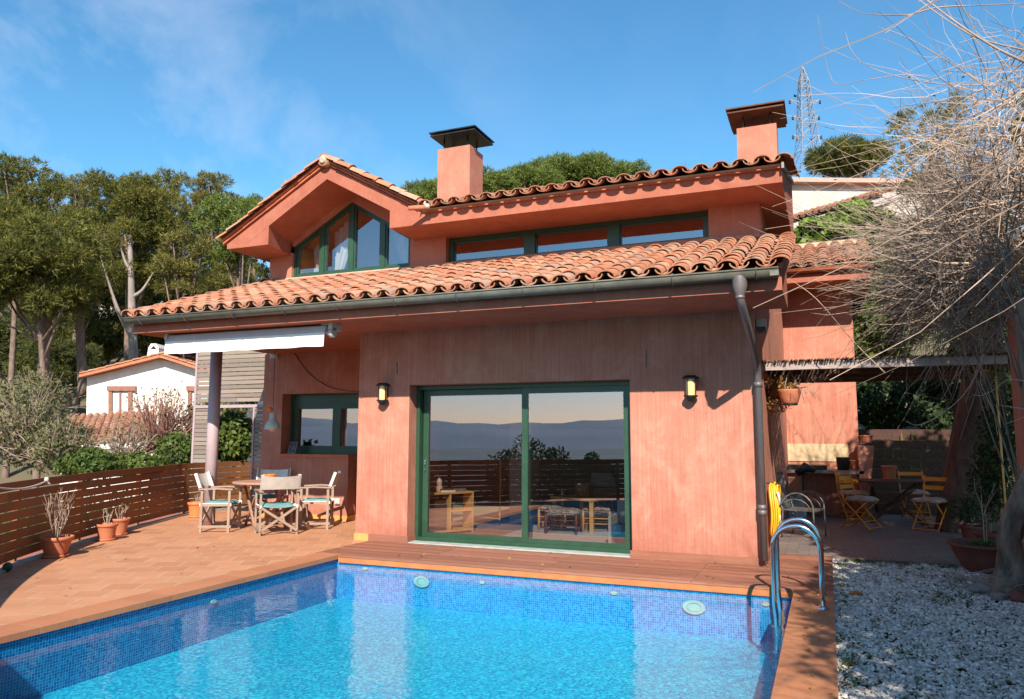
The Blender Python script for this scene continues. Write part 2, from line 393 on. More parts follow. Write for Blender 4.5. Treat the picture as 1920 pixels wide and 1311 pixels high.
# ---------------- roof tiles ----------------
def roof_tiles(mb,O,ax,up,nc,sp,nr,ex,first=0,covers=True,hs=1.0):
    O=Vector(O);ax=Vector(ax).normalized();up=Vector(up).normalized();n=ax.cross(up)
    if n.z<0:n=-n
    K=9;rr=random.Random(5)
    def arc(cx,y,r,h,base,cv,off=0.):
        if not cv: h=h*.72
        out=[]
        for k in range(K+1):
            th=math.pi*k/K;x=(r+off*(1 if cv else 1))*math.cos(th)
            z=base+(h+off)*math.sin(th) if cv else base+h*(1-math.sin(th))-off*math.sin(th)
            out.append(O+ax*(cx+x)+up*y+n*z)
        return out
    def strip(A,B,sm):
        vs=A+B;fs=[(k,k+1,K+2+k,K+1+k) for k in range(K)];mb.add(vs,fs,sm)
    for c in range(nc+1):
        for r in range(nr):
            j=lambda a:(rr.random()-.5)*a
            y0=r*ex+j(.012);y1=y0+ex+.07
            # channel
            if c<nc:
                cx=(c+.5)*sp+j(.008);A=arc(cx,y0-.005,.34*sp,.075*hs,.028,False);B=arc(cx,y1,.40*sp,.075*hs,.004,False)
                strip(A,B,True)
                if r==0:
                    A2=arc(cx,y0-.005,.34*sp,.075*hs,.028,False,.013);strip(A2,A,False)
                    B2=arc(cx,y0+.3,.34*sp,.075*hs,.018,False,.013);strip(B2,A2,True)
            if covers:
                cx=c*sp+j(.018);l=.010+.014*rr.random()**2
                A=arc(cx,y0,.43*sp,.082*hs,.026*hs+l,True);B=arc(cx,y1,.36*sp,.070*hs,.024*hs,True)
                strip(B,A,True)
                A2=arc(cx,y0,.43*sp,.082*hs,.026*hs+l,True,-.013);strip(A,A2,False)
                if r==0:
                    B2=arc(cx,y0+.34,.37*sp,.070*hs,.024*hs,True,-.013);strip(A2,B2,True)
def roof_mesh(name,m,parent,*calls):
    mb=MB()
    for c in calls: roof_tiles(mb,**c)
    return mb.build(name,m,parent)
# =====================================================  HOUSE  =====================================================
YF=9.38
house=thing('house','salmon red plastered two storey house with curved clay tile roofs and two capped chimneys','house',(-3.5,YF,0))
XL,XR=-6.33,-.74
w=MB()
w.box(XL,YF,0,-5.477,YF+.40,3.0); w.box(-5.477,YF,2.212,-2.28,YF+.40,3.0); w.box(-2.28,YF,0,XR-.002,YF+.40,3.0)
w.box(XL,YF+.4,0,XL+.22,11.5,3.0)
# right flank wall, stepping up behind the lower roof
w.prism([(XR,YF+.001,0),(XR,16.2,0),(XR,16.2,4.776),(XR,10.9,4.776),(XR,10.9,3.9),(XR,YF+.001,3.35)],(-.26,0,0))
ground=w.build('ground_floor_wall',WALL,house)
w=MB()
xa,xb,yk=-9.71,-9.266,11.26
w.box(xa,yk,0,xb,yk+.5,3.0);w.box(xb,yk,2.25,XL,yk+.5,3.0);w.box(xb,yk,0,-7.785,yk+.25,1.10)
w.box(xa,yk+.5,0,xa+.25,15,3.0);w.box(xa+.25,14.9,0,XR-.26,15.1,4.7)
w.build('recess_wall',WALL,house)
# upper storey
yu=10.9
w=MB()
w.box(-9.37,yu,3.9,-8.87,yu+.4,4.80); w.box(-9.37,yu+.4,3.9,-9.15,15,4.8)
w.box(-6.40,yu,3.9,-5.72,yu+.5,4.85); w.box(-1.455,yu,3.9,XR-.26,yu+.4,4.776)
w.box(-8.87,yu,3.9,-6.40,yu+.25,4.335); w.box(-5.72,yu,3.9,-1.455,yu+.6,4.332)
# band between window and gable soffit
for (x0,z0,x1,z1,X0,Z0,X1,Z1) in ((-8.87,4.92,-7.636,5.624,-8.87,5.0,-7.55,5.76),(-7.636,5.624,-6.40,4.888,-7.55,5.76,-6.30,5.06)):
    w.prism([(x0,yu,z0),(x1,yu,z1),(X1,yu,Z1),(X0,yu,Z0)],(0,.3,0))
upper=w.build('upper_storey_wall',WALLS,house)
# lower eave: fascia + soffit body
w=MB()
w.prism([(-9.52,8.15,3.0),(-9.52,11.26,3.0),(-9.52,11.26,4.24),(-9.52,8.15,3.20)],(9.52-.74,0,0))
w.prism([(-.74,8.15,3.0),(-.74,YF,3.0),(-.74,YF,3.42),(-.74,10.9,3.93),(-.74,10.9,4.17),(-.74,8.15,3.235)],(.376,0,0))
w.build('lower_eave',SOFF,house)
# main upper eave, right part
w=MB()
w.prism([(-6.31,10.1,4.776),(-6.31,14.2,4.776),(-6.31,14.2,6.02),(-6.31,10.1,4.955)],(5.91,0,0))
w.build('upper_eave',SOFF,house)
# gable body
w=MB()
gx=-7.55
w.prism([(gx,10.095,5.755),(-9.28,10.095,4.766),(-9.64,10.095,4.752),(-9.64,10.095,4.85),(gx,10.095,5.99)],(0,4.1,0))
w.add([(-9.638,10.097,4.75),(-8.735,10.097,4.75),(-8.735,10.097,5.09),(-9.27,10.097,4.79),(-9.638,10.9,4.75),(-8.905,10.9,4.75),(-8.905,10.9,4.99),(-9.27,10.9,4.79)],[(0,1,2,3),(7,6,5,4),(0,4,5,1),(1,5,6,2),(2,6,7,3),(3,7,4,0)])
w.prism([(gx,10.095,5.755),(gx,10.095,5.99),(-5.66,10.095,4.965),(-5.66,10.095,4.782),(-6.312,10.095,4.782),(-6.312,10.095,5.07)],(0,4.1,0))
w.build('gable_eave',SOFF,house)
# brick fillet under the tiles
w=MB();x=-5.62
while x<-.45:
    x2=min(x+.43+random.random()*.02,-.40);w.box(x+.004,10.055,4.957,x2-.004,10.30,5.002);x=x2
for s,x0,x1,za in ((-1,-9.70,gx,4.855),(1,gx,-5.66,5.99)):
    for k in range(7):
        a=k/7;b=(k+1)/7
        for q,(dy,dz) in enumerate(((0,.0),(-.03,.045))):
            xs=x0+(x1-x0)*a;xe=x0+(x1-x0)*b;z=lambda X:5.99-.545*abs(X-gx)+.012+dz
            w.prism([(xs+.004,10.05+dy,z(xs)),(xe-.004,10.05+dy,z(xe)),(xe-.004,10.05+dy,z(xe)+.036),(xs+.004,10.05+dy,z(xs)+.036)],(0,.28,0))
w.build('clay_fillet',BRICK,house)
# roofs
sl=.346;L=math.hypot(1,sl)
lowroof=roof_mesh('lower_roof',TILE,house,
  dict(O=(-9.47,7.985,3.203),ax=(1,0,0),up=(0,1,sl),nc=35,sp=.2599,nr=11,ex=.283),
  dict(O=(-9.47,7.96+11*.283/L,3.225+11*.283*sl/L),ax=(1,0,0),up=(0,1,sl),nc=1,sp=.263,nr=3,ex=.283))
b=MB();b.prism([(-9.45,8.10,3.236),(-9.45,11.3,4.32),(-9.45,11.3,4.26),(-9.45,8.10,3.17)],(9.03,0,0))
b.prism([(-.40,8.12,3.22),(-.40,10.9,4.19),(-.40,10.9,4.24),(-.40,8.12,3.28)],(.045,0,0))
b.prism([(-9.35,10.86,4.30),(-.76,10.86,4.30),(-.76,10.90,4.335),(-9.35,10.90,4.335)],(0,.02,-.03))
b.build('mortar_bed',mat('roof_mortar',(.62,.33,.23),(.50,.26,.18),6,.9,.4,40),house)
s2=.262
uproof=roof_mesh('upper_roof',TILE2,house,dict(O=(-5.60,9.93,4.985),ax=(1,0,0),up=(0,1,s2),nc=20,sp=.2615,nr=15,ex=.29))
b=MB();b.prism([(-5.70,10.02,5.0),(-5.70,14.2,6.08),(-5.70,14.2,6.03),(-5.70,10.1,4.96)],(5.32,0,0))
b.prism([(-.398,10.0,4.93),(-.398,14.2,6.03),(-.398,14.2,6.10),(-.398,10.0,5.01)],(.03,0,0));b.build('roof_bed',CONC,house)
g=.55
gabroof=roof_mesh('gable_roof',TILE,house,
  dict(O=(-9.73,10.04,4.86),ax=(0,1,0),up=(1,0,g),nc=15,sp=.262,nr=9,ex=.265),
  dict(O=(-5.50,10.04,4.95),ax=(0,1,0),up=(-1,0,g*.99),nc=15,sp=.262,nr=8,ex=.288))
b=MB()
for k in range(10):
    y=9.98+k*.40
    b.tube([(gx,y,6.06),(gx,y+.44,6.045)],[.115,.10],12)
b.build('ridge_tile',TILE2,gabroof)
b=MB();b.tube([(gx,9.93,6.03),(gx,9.99,6.05),(gx,10.03,6.06)],[.045,.08,.10],12);b.build('mortar_cap',mat('pale_mortar',(.60,.48,.33),(.45,.36,.26),9,.95,.6),gabroof)
b=MB();b.tube([(-5.80,9.80,4.965),(-5.55,9.97,5.00)],[.035,.042],10);b.build('rain_spout',TERRA,house)
b=MB();b.lathe([(0,0),(.03,.01),(.05,.04),(.03,.08),(0,.09)],(-5.54,9.94,4.96),7);b.lathe([(0,0),(.02,.01),(.03,.05),(.01,.10),(0,.10)],(-5.58,9.93,5.00),6);b.build('spout_wrap',CANVB,house)
# chimneys
def chimney(x0,x1,y0,y1,ztop,zb,cap,capm,caplegs):
    b=MB();b.box(x0,y0,zb,x1,y1,ztop-.01);ch=b.build('chimney',WALLS,uproof)
    (ax_,ay),(bx_,by),zc=cap
    b=MB()
    for k,(i,zz) in enumerate(((0,0),(.02,.055))):
        b.prism([(ax_-i,ay-i,zc+zz),(bx_+i,ay-i,zc+zz),(bx_+i,by+i,zc+zz),(ax_-i,by+i,zc+zz)],(0,0,.022))
    for lx in (x0+.09,x1-.09):
        for ly in (y0+.09,y1-.09): b.tube([(lx,ly,ztop-.05),(lx,ly,zc+.005)],.014,6)
    b.box(x0+.09,y0+.09,ztop-.012,x1-.09,y1-.09,ztop+.02)
    b.build('chimney_cap',capm,uproof)
y1=12.2
a=P(821,279,'y',y1);c=P(881,271,'y',y1);zt=(a.z+c.z)/2;cz=P(848,250,'y',y1-.12).z
chimney(a.x,c.x,y1,y1+.58,zt,5.3,((P(807,257,'z',cz).x,y1-.13),(P(889,242,'z',cz).x,y1+.72),cz),DSTEEL,0)
y1=11.7
a=P(1381,238,'y',y1);c=P(1455.5,231.5,'y',y1);zt=(a.z+c.z)/2;cz=P(1416,206,'y',y1-.12).z
chimney(a.x,c.x,y1,y1+.42,zt,5.2,((P(1363,213,'z',cz).x,y1-.13),(P(1469,199,'z',cz).x,y1+.75),cz),RUST,0)
# small flue behind the gable
b=MB();q=P(554,344,'y',12.5);b.box(q.x-.10,12.4,q.z-1.2,q.x+.10,12.6,q.z-.06);b.box(q.x-.16,12.34,q.z-.02,q.x+.16,12.66,q.z+.03)
for dx in (-.11,.06): b.box(q.x+dx,12.40,q.z-.06,q.x+dx+.05,12.6,q.z-.02)
b.build('small_flue',CONC,gabroof)
# gutter
def halfpipe(mb,x0,x1,y,z,r,n=10,t=.006,seg=1):
    vs=[];
    for X in (x0,x1):
        for rr_ in (r,r-t):
            for k in range(n+1):
                th=math.pi+math.pi*k/n;vs.append((X,y+rr_*math.cos(th),z+rr_*math.sin(th)))
    N=n+1;fs=[]
    for k in range(n):
        fs.append((k,k+1,2*N+k+1,2*N+k));fs.append((N+k,3*N+k,3*N+k+1,N+k+1));fs.append((k,N+k,N+k+1,k+1));fs.append((2*N+k,2*N+k+1,3*N+k+1,3*N+k))
    mb.add(vs,fs,True)
b=MB();halfpipe(b,-9.51,-.385,8.045,3.197,.085);b.tube([(-9.51,7.958,3.200),(-.385,7.958,3.200)],.010,8)
for X in (-9.51,-.385): b.add([(X,8.045+.076*math.cos(math.pi+math.pi*k/8),3.205+.076*math.sin(math.pi+math.pi*k/8)) for k in range(9)],[tuple(range(9))])
b.box(-.47,7.964,3.12,-.385,7.975,3.21)
gut=b.build('gutter',ZINC,house)
gx0=-9.2
b=MB()
while gx0<-.5:
    b=MB()
    pts=[(gx0,8.045+.091*math.cos(math.pi+math.pi*k/8),3.197+.091*math.sin(math.pi+math.pi*k/8)) for k in range(9)]
    for i in range(8): b.bar(pts[i],pts[i+1],.022,.004,(1,0,0))
    b.bar(pts[0],(gx0,7.99,3.225),.022,.004);gx0+=.86;b.build('gutter_bracket',PIPE,gut)
# downpipe
p0=Vector((-.79,8.045,3.14))
pa=[(-.775,8.045,3.135),(-.775,8.045,2.93),(-.765,8.10,2.86),(-.745,8.5,2.66),(-.725,9.0,2.42),(-.725,9.22,2.30),(-.725,9.30,2.18),(-.725,9.30,.08)]
b=MB();b.tube(pa,.043,12);b.lathe([(.075,.0),(.078,-.10),(.05,-.20),(.046,-.21),(.052,-.215),(.046,-.23)],(-.775,8.045,3.15),14)
for z in (2.1,.68,.62): b.tube([(-.725,9.30,z-.03),(-.725,9.30,z+.03)],.05,12)
b.box(-.76,9.30,.66,-.69,9.38,.68)
b.build('downpipe',PIPE,house)
# skirtings
b=MB();t_=.022
b.box(-6.10,YF-t_,0,-5.477+t_,YF,.095);b.box(-5.477,YF,0,-5.477+t_,YF+.22,.095);b.build('wooden_skirting',DECK,house);b=MB();b.box(-2.30,YF-t_,0,XR+t_,YF,.095);b.box(XR,YF,0,XR+t_,YF+.9,.095)
b.build('wooden_skirting',DECK,house)
b=MB();b.box(XL-.012,YF-.014,0,-6.104,YF,.10);b.build('tile_skirting',SKIRT,house);b=MB();b.box(xa,yk-.014,0,-7.785+.014,yk,.10);b.box(-7.785,yk,0,-7.771,yk+.25,.10);b.build('tile_skirting',SKIRT,house)
# kitchen sill
b=MB()
for k in range(9):
    x0=xb+.0+k*.166;b.box(x0+.002,yk-.03,1.10,x0+.164,yk+.03,1.155)
b.box(xb+.003,yk+.03,1.10,-7.77,yk+.26,1.152);b.build('window_sill',TERRA,house)
# ---- windows ----
def frame_rect(mb,x0,x1,z0,z1,y,w_,d):
    mb.box(x0,y,z0,x0+w_,y+d,z1);mb.box(x1-w_,y,z0,x1,y+d,z1);mb.box(x0+w_,y,z0,x1-w_,y+d,z0+w_);mb.box(x0+w_,y,z1-w_,x1-w_,y+d,z1)
def pane(parent,pts,m=GLASS,name='pane'):
    b=MB();b.quad(*pts);return b.build(name,m,parent)
def vpane(parent,x0,x1,z0,z1,y,m=GLASS): return pane(parent,[(x0,y,z0),(x1,y,z0),(x1,y,z1),(x0,y,z1)],m)
# sliding door
yd=YF+.20
b=MB();frame_rect(b,-5.472,-2.285,.012,2.208,yd,.055,.16);b.box(-5.40,yd-.02,.012,-2.30,yd,.03)
door=b.build('sliding_door',GREEN,house)
b=MB();frame_rect(b,-5.405,-3.74,.04,2.15,yd+.095,.085,.045);lf=b.build('sliding_leaf',GREEN,door)
b=MB();frame_rect(b,-3.845,-2.34,.04,2.155,yd+.035,.085,.045);rf=b.build('sliding_leaf',GREEN,door)
vpane(door,-5.32,-3.825,.12,2.065,yd+.118);vpane(door,-3.76,-2.425,.12,2.07,yd+.058)
b=MB();b.box(-5.476,YF-.01,-.001,-2.284,YF+.20,.018);b.build('door_threshold',mat('aluminium_sill',(.42,.46,.42),(.3,.33,.3),6,.5),house)
b=MB();b.tube([(-5.36,yd+.088,.98),(-5.36,yd+.075,1.02),(-5.36,yd+.075,1.12),(-5.36,yd+.088,1.16)],.008,6);b.build('door_handle',STEEL,door)
# kitchen window
yw=yk+.24
b=MB();frame_rect(b,-9.262,-7.30,1.157,2.248,yw,.06,.09);b.box(-9.20,yw+.005,2.06,-7.36,yw+.085,2.19);
kw=b.build('kitchen_window',GREEN,house)
for (a0,a1) in ((-9.20,-8.245),(-8.245,-7.36)):
    b=MB();frame_rect(b,a0,a1,1.217,2.06,yw+.02,.085,.05);b.build('casement',GREEN,kw)
    vpane(kw,a0+.085,a1-.085,1.30,1.975,yw+.045)
b=MB();b.box(-7.30,yw,0,XL,yw+.08,2.25)
for k in range(3): b.box(-7.26+k*.31,yw-.012,.1,-7.0+k*.31,yw,2.1)
b.build('shutter_door',GREEN,house)
# clerestory window
yc=11.01
b=MB();zl=4.30
frame_rect(b,-5.72,-1.46,zl,4.785,yc,.075,.10)
b.box(-4.36,yc-.004,zl+.075,-4.18,yc+.10,4.71);b.box(-2.98,yc-.004,zl+.075,-2.80,yc+.10,4.71)
cw=b.build('clerestory_window',GREEN,house)
for a0,a1 in ((-5.645,-4.36),(-4.18,-2.98),(-2.80,-1.535)):
    b=MB();frame_rect(b,a0,a1,zl+.075,4.71,yc+.03,.022,.05);b.build('casement',GREEN,cw)
    vpane(cw,a0+.022,a1-.022,zl+.097,4.688,yc+.06,GLASSU)
b=MB();b.box(-5.72,yu,4.335,-1.455,yc,4.347);b.build('clerestory_sill',TERRA,house)
# gable window: five sided frame
yg=yu+.06
def gz(x): return 4.92+(x+8.87)*.5705 if x<-7.636 else 5.624-(x+7.636)*.5955
def gf(mb,x0,x1,zb,w_,d,y,drop=0):
    # frame of one trapezium field
    zt=lambda x:gz(x)-drop
    mb.prism([(x0,y,zb),(x0+w_,y,zb),(x0+w_,y,zt(x0+w_)),(x0,y,zt(x0))],(0,d,0))
    mb.prism([(x1-w_,y,zb),(x1,y,zb),(x1,y,zt(x1)),(x1-w_,y,zt(x1-w_))],(0,d,0))
    mb.prism([(x0+w_,y,zb),(x1-w_,y,zb),(x1-w_,y,zb+w_),(x0+w_,y,zb+w_)],(0,d,0))
    mb.prism([(x0+w_,y,zt(x0+w_)-w_*1.15),(x1-w_,y,zt(x1-w_)-w_*1.15),(x1-w_,y,zt(x1-w_)),(x0+w_,y,zt(x0+w_))],(0,d,0))
b=MB();xs=[-8.868,-8.255,-7.636,-6.985,-6.402]
for i in range(4): gf(b,xs[i],xs[i+1],4.34,.045,.09,yg)
gw=b.build('gable_window',GREEN,house)
for i in range(4):
    b=MB();gf(b,xs[i]+.045,xs[i+1]-.045,4.385,.035,.05,yg+.02,.055);b.build('casement',GREEN,gw)
    x0,x1=xs[i]+.08,xs[i+1]-.08
    pane(gw,[(x0,yg+.05,4.42),(x1,yg+.05,4.42),(x1,yg+.05,gz(x1)-.095),(x0,yg+.05,gz(x0)-.095)],GLASSU)
# rooms behind the glass
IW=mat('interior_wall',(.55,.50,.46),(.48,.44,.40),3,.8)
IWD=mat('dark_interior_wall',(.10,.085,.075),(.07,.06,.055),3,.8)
IWY=mat('ochre_interior_wall',(.92,.56,.16),(.85,.48,.12),3,.7)
IFL=planks('interior_floor_boards',(.52,.27,.14),(.42,.20,.10),'x')
b=MB();b.box(XL+.23,9.80,-.006,XR-.27,14.88,.004);b.build('interior_floor',IFL,house)
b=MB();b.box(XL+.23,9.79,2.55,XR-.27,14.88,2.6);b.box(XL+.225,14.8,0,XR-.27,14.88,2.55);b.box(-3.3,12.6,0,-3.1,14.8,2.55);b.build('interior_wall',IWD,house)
b=MB();b.box(-5.15,12.3,.0,-4.75,12.7,2.55);b.build('interior_pillar',IW,house)
b=MB();b.box(-3.0,13.2,0,-2.55,13.3,2.4);b.build('ochre_panel',IWY,house)
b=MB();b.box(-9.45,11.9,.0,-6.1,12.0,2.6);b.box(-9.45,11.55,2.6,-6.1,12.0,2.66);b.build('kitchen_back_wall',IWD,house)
b=MB();b.box(-8.9,11.9,3.9,-5.75,12.0,5.7);b.build('loft_back_wall',IW,house)
b=MB();b.box(-8.86,yu+.2,4.34,-8.80,yu+.95,4.93);b.prism([(-8.86,yu+.2,4.93),(-7.636,yu+.2,5.60),(-7.636,yu+.2,5.64),(-8.86,yu+.2,4.97)],(0,.75,0));b.build('window_reveal',IWY,gw)
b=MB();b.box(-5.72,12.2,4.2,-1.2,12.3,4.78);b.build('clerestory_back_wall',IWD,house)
# curtains in gable window
def curtain(name,x0,x1,y,zt,zb,side,parent):
    b=MB();n=26;vs=[];rows=12
    for j in range(rows+1):
        f=j/rows
        xl=x0+(x1-x0)*(.0 if side<0 else (f**1.3)*.62);xr=x1-(x1-x0)*(0 if side>0 else (f**1.3)*.62)
        for i in range(n+1):
            u=i/n;x=xl+(xr-xl)*u;zz=gz(x)-.12
            vs.append((x,y+.035*math.sin(u*22+f*2)+.02*math.sin(u*9),zz+(zb-zz)*f))
    b.add(vs,[(j*(n+1)+i,j*(n+1)+i+1,(j+1)*(n+1)+i+1,(j+1)*(n+1)+i) for j in range(rows) for i in range(n)],True)
    b.build('curtain',CANV,parent)
curtain('c',-8.62,-8.27,yu+.30,5.0,4.36,-1,gw);curtain('c',-8.18,-7.68,yu+.32,5.4,4.36,-1,gw)
curtain('c',-7.0,-6.45,yu+.32,5.0,4.36,1,gw)
# right rear wing
yW=16.2
w=MB();w.box(XR,yW,0,.565,19,4.62)
w.build('wing_wall',WALL,house)
zf=P(1540,527,'y',15.25).z;zg=P(1540,502,'y',15.2).z;xr=P(1632,500,'y',15.2).x
b=MB();b.prism([(XR,15.25,zf),(XR,18.5,zf),(XR,18.5,zg+1.0),(XR,15.25,zg-.03)],(xr-XR,0,0));b.build('wing_eave',SOFF,house)
b=MB();halfpipe(b,XR,xr+.03,15.18,zg-.01,.07);b.tube([(XR,15.11,zg-.01),(xr+.03,15.11,zg-.01)],.009,6);b.build('wing_gutter',BRICK,house)
zt_=P(1560,458,'y',17.6).z
slw=(zt_-(zg+.02))/(17.6-15.1)
roof_mesh('wing_roof',TILE2,house,dict(O=(XR+.04,15.10,zg+.0),ax=(1,0,0),up=(0,1,slw),nc=6,sp=.258,nr=9,ex=.29))
b=MB();b.box(XR,17.55,zt_-.3,xr-.1,17.7,zt_+.06);b.build('wing_ridge_wall',CREAM,house)
a=P(1467,832,'y',yW);c=P(1591,860,'y',yW)
b=MB();b.box(XR+.002,yW-.02,c.z-.06,c.x,yW,a.z);b.build('wall_tiling',CREAM,house)
# round column under the eave
cb=P(391,988,'z',0)
b=MB();b.tube([(cb.x,cb.y,0),(cb.x,cb.y,2.999)],.095,28);b.build('round_column',MAUVE,house)
b=MB();b.tube([(cb.x,cb.y,0),(cb.x,cb.y,.09)],.10,28);b.build('column_foot',TERRAD,house)
# small wall fittings belonging to the facade
b=MB();b.box(-6.0,YF-.012,2.33,-5.985,YF,2.42) if 0 else None
# =====================================================  SETTING AROUND THE HOUSE  =====================================================
def cr(pts,n=8):
    """smooth curve through 2D/3D points"""
    out=[];m=len(pts)
    for i in range(m-1):
        p0,p1,p2,p3=[Vector(pts[max(0,min(m-1,k))]) for k in (i-1,i,i+1,i+2)]
        for k in range(n):
            t=k/n;out.append(.5*((2*p1)+(p2-p0)*t+(2*p0-5*p1+4*p2-p3)*t*t+(3*p1-p0-3*p2+p3)*t**3))
    out.append(Vector(pts[-1]));return out
FP=[(-11.1,13.3),(-11.32,12.2),(-11.25,11.0),(-10.8,9.95),(-10.22,8.7),(-9.68,7.62),(-9.1,6.6),(-8.45,5.62),(-7.6,4.6),(-6.7,3.7),(-5.7,2.85),(-4.5,2.0),(-3.2,1.3),(-1.6,.9),(0,.75),(1.2,.72),(2.4,.72)]
FC=cr([(a,b,0) for a,b in FP],6)
def fx(y):
    for a,b in zip(FC,FC[1:]):
        if (a.y-y)*(b.y-y)<=0 and abs(a.y-b.y)>1e-6: t=(y-a.y)/(b.y-a.y);return a.x+(b.x-a.x)*t
    return -5
b=MB();ys=[.9+k*.25 for k in range(50)]
for y0,y1 in zip(ys,ys[1:]):
    ym=(y0+y1)/2;R=-6.062 if ym<8.15 else (-6.102 if ym<9.38 else -6.34)
    l0,l1=fx(y0)+.06,fx(y1)+.06
    if max(l0,l1)<R: b.quad((l0,y0,0),(R,y0,0),(R,y1,0),(l1,y1,0))
b.quad((-6.062,.7,0),(2.2,.7,0),(2.2,1.67,0),(-6.062,1.67,0))
tf=b.build('terrace_floor',TERR,origin=(0,0,0));tag(tf,kind='structure')
PX0,PX1,PY0,PY1=-5.76,-.33,2.0,8.15
b=MB();b.box(-6.06,1.67,-.047,PX0+.03,8.19,.003);b.box(PX1-.03,1.67,-.047,0,8.12,.003);b.box(PX0+.03,1.67,-.047,PX1-.03,2.03,.003)
tag(b.build('pool_coping',COPL,origin=(0,0,0)),kind='structure')
b=MB();b.box(PX0+.032,8.125,-.088,PX1-.0,8.19,-.022);tag(b.build('pool_edge_strip',CLAYE,origin=(0,0,0)),kind='structure')
b=MB()
rows=14;pit=(9.38-8.115)/13
for i in range(13):
    y0=8.115+i*pit;js=[-6.10,-4.62+.01*(i%3),-3.02,-1.36,-.0]
    if i==0: js[0]=PX0+.035
    for a,c in zip(js,js[1:]): b.box(a+.002,y0+.003,-.021,c-.002,y0+pit-.003,0.004+random.uniform(-.0015,.0015))
y0=9.385
while y0<10.38:
    b.box(XR+.03,y0,-.021,0,y0+pit-.005,.003+random.uniform(-.0015,.0015));y0+=pit
tag(b.build('wooden_deck',DECK,origin=(0,0,0)),kind='structure')
b=MB();b.box(-6.1,8.2,-.3,XR,YF+.0,-.023);b.box(XR,8.2,-.3,-.01,10.40,-.023);tag(b.build('deck_base',SOIL,origin=(0,0,0)),kind='structure')
WZ=-.104;FZ=-.53
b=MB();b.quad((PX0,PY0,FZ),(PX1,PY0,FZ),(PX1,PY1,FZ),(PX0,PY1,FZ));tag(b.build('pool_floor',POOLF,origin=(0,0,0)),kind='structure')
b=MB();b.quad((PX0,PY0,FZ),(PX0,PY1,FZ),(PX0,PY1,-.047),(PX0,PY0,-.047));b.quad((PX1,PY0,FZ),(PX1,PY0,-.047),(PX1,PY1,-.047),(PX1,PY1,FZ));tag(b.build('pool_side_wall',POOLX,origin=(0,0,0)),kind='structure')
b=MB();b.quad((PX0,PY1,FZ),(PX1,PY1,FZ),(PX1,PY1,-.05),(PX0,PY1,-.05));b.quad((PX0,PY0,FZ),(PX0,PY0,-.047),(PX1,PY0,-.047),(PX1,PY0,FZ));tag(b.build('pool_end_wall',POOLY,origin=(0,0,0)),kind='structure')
b=MB();b.quad((PX0,PY0,WZ),(PX1,PY0,WZ),(PX1,PY1,WZ),(PX0,PY1,WZ));tag(b.build('water',WATER,origin=(0,0,0)),kind='structure')
# patio and gravel
b=MB();b.box(0.002,10.42,-.12,2.6,22,0);b.box(XR,10.39,-.12,0.002,16.2,0);tag(b.build('patio_paving',PATIO,origin=(0,0,0)),kind='structure')
b=MB();b.box(.002,1.67,-.3,3.2,10.42,-.045);tag(b.build('gravel_bed_soil',SOIL,origin=(0,0,0)),kind='structure')
# pebbles
def pebbles(n,x0,x1,y0,y1):
    t=(1+5**.5)/2
    V=np.array([(-1,t,0),(1,t,0),(-1,-t,0),(1,-t,0),(0,-1,t),(0,1,t),(0,-1,-t),(0,1,-t),(t,0,-1),(t,0,1),(-t,0,-1),(-t,0,1)],float);V/=np.linalg.norm(V[0])
    Fc=np.array([(0,11,5),(0,5,1),(0,1,7),(0,7,10),(0,10,11),(1,5,9),(5,11,4),(11,10,2),(10,7,6),(7,1,8),(3,9,4),(3,4,2),(3,2,6),(3,6,8),(3,8,9),(4,9,5),(2,4,11),(6,2,10),(8,6,7),(9,8,1)])
    px=RNG.uniform(x0,x1,n);py=RNG.uniform(y0,y1,n)
    s=.006+.02*RNG.beta(2.2,3.2,n)
    sx=s*RNG.uniform(.8,1.5,n);sy=s*RNG.uniform(.7,1.1,n);sz=s*RNG.uniform(.45,.85,n);a=RNG.uniform(0,6.28,n)
    W=V[None]*np.stack([sx,sy,sz],1)[:,None]*(1+RNG.uniform(-.16,.16,(n,12,1)))
    tilt=RNG.uniform(-.5,.5,n);c,d=np.cos(tilt),np.sin(tilt);X=W[...,0];Z=W[...,2]
    W=np.stack([X*c[:,None]-Z*d[:,None],W[...,1],X*d[:,None]+Z*c[:,None]],2)
    c,d=np.cos(a),np.sin(a);X=W[...,0];Y=W[...,1]
    W=np.stack([X*c[:,None]-Y*d[:,None]+px[:,None],X*d[:,None]+Y*c[:,None]+py[:,None],W[...,2]+(-.036+RNG.uniform(0,.016,n)+.012*np.sin(px*5)*np.sin(py*4))[:,None]],2)
    return W.reshape(-1,3),(Fc[None]+12*np.arange(n)[:,None,None]).reshape(-1,3)
V,Fc=pebbles(30000,-.012,2.1,3.6,10.41)
PEB=mat('white_pebble',(.72,.655,.585),(.42,.365,.315),22,.8,.15,90,island=.3)
tag(arr_mesh('gravel',V,Fc,PEB),kind='stuff')
LEAVES_HERE=1
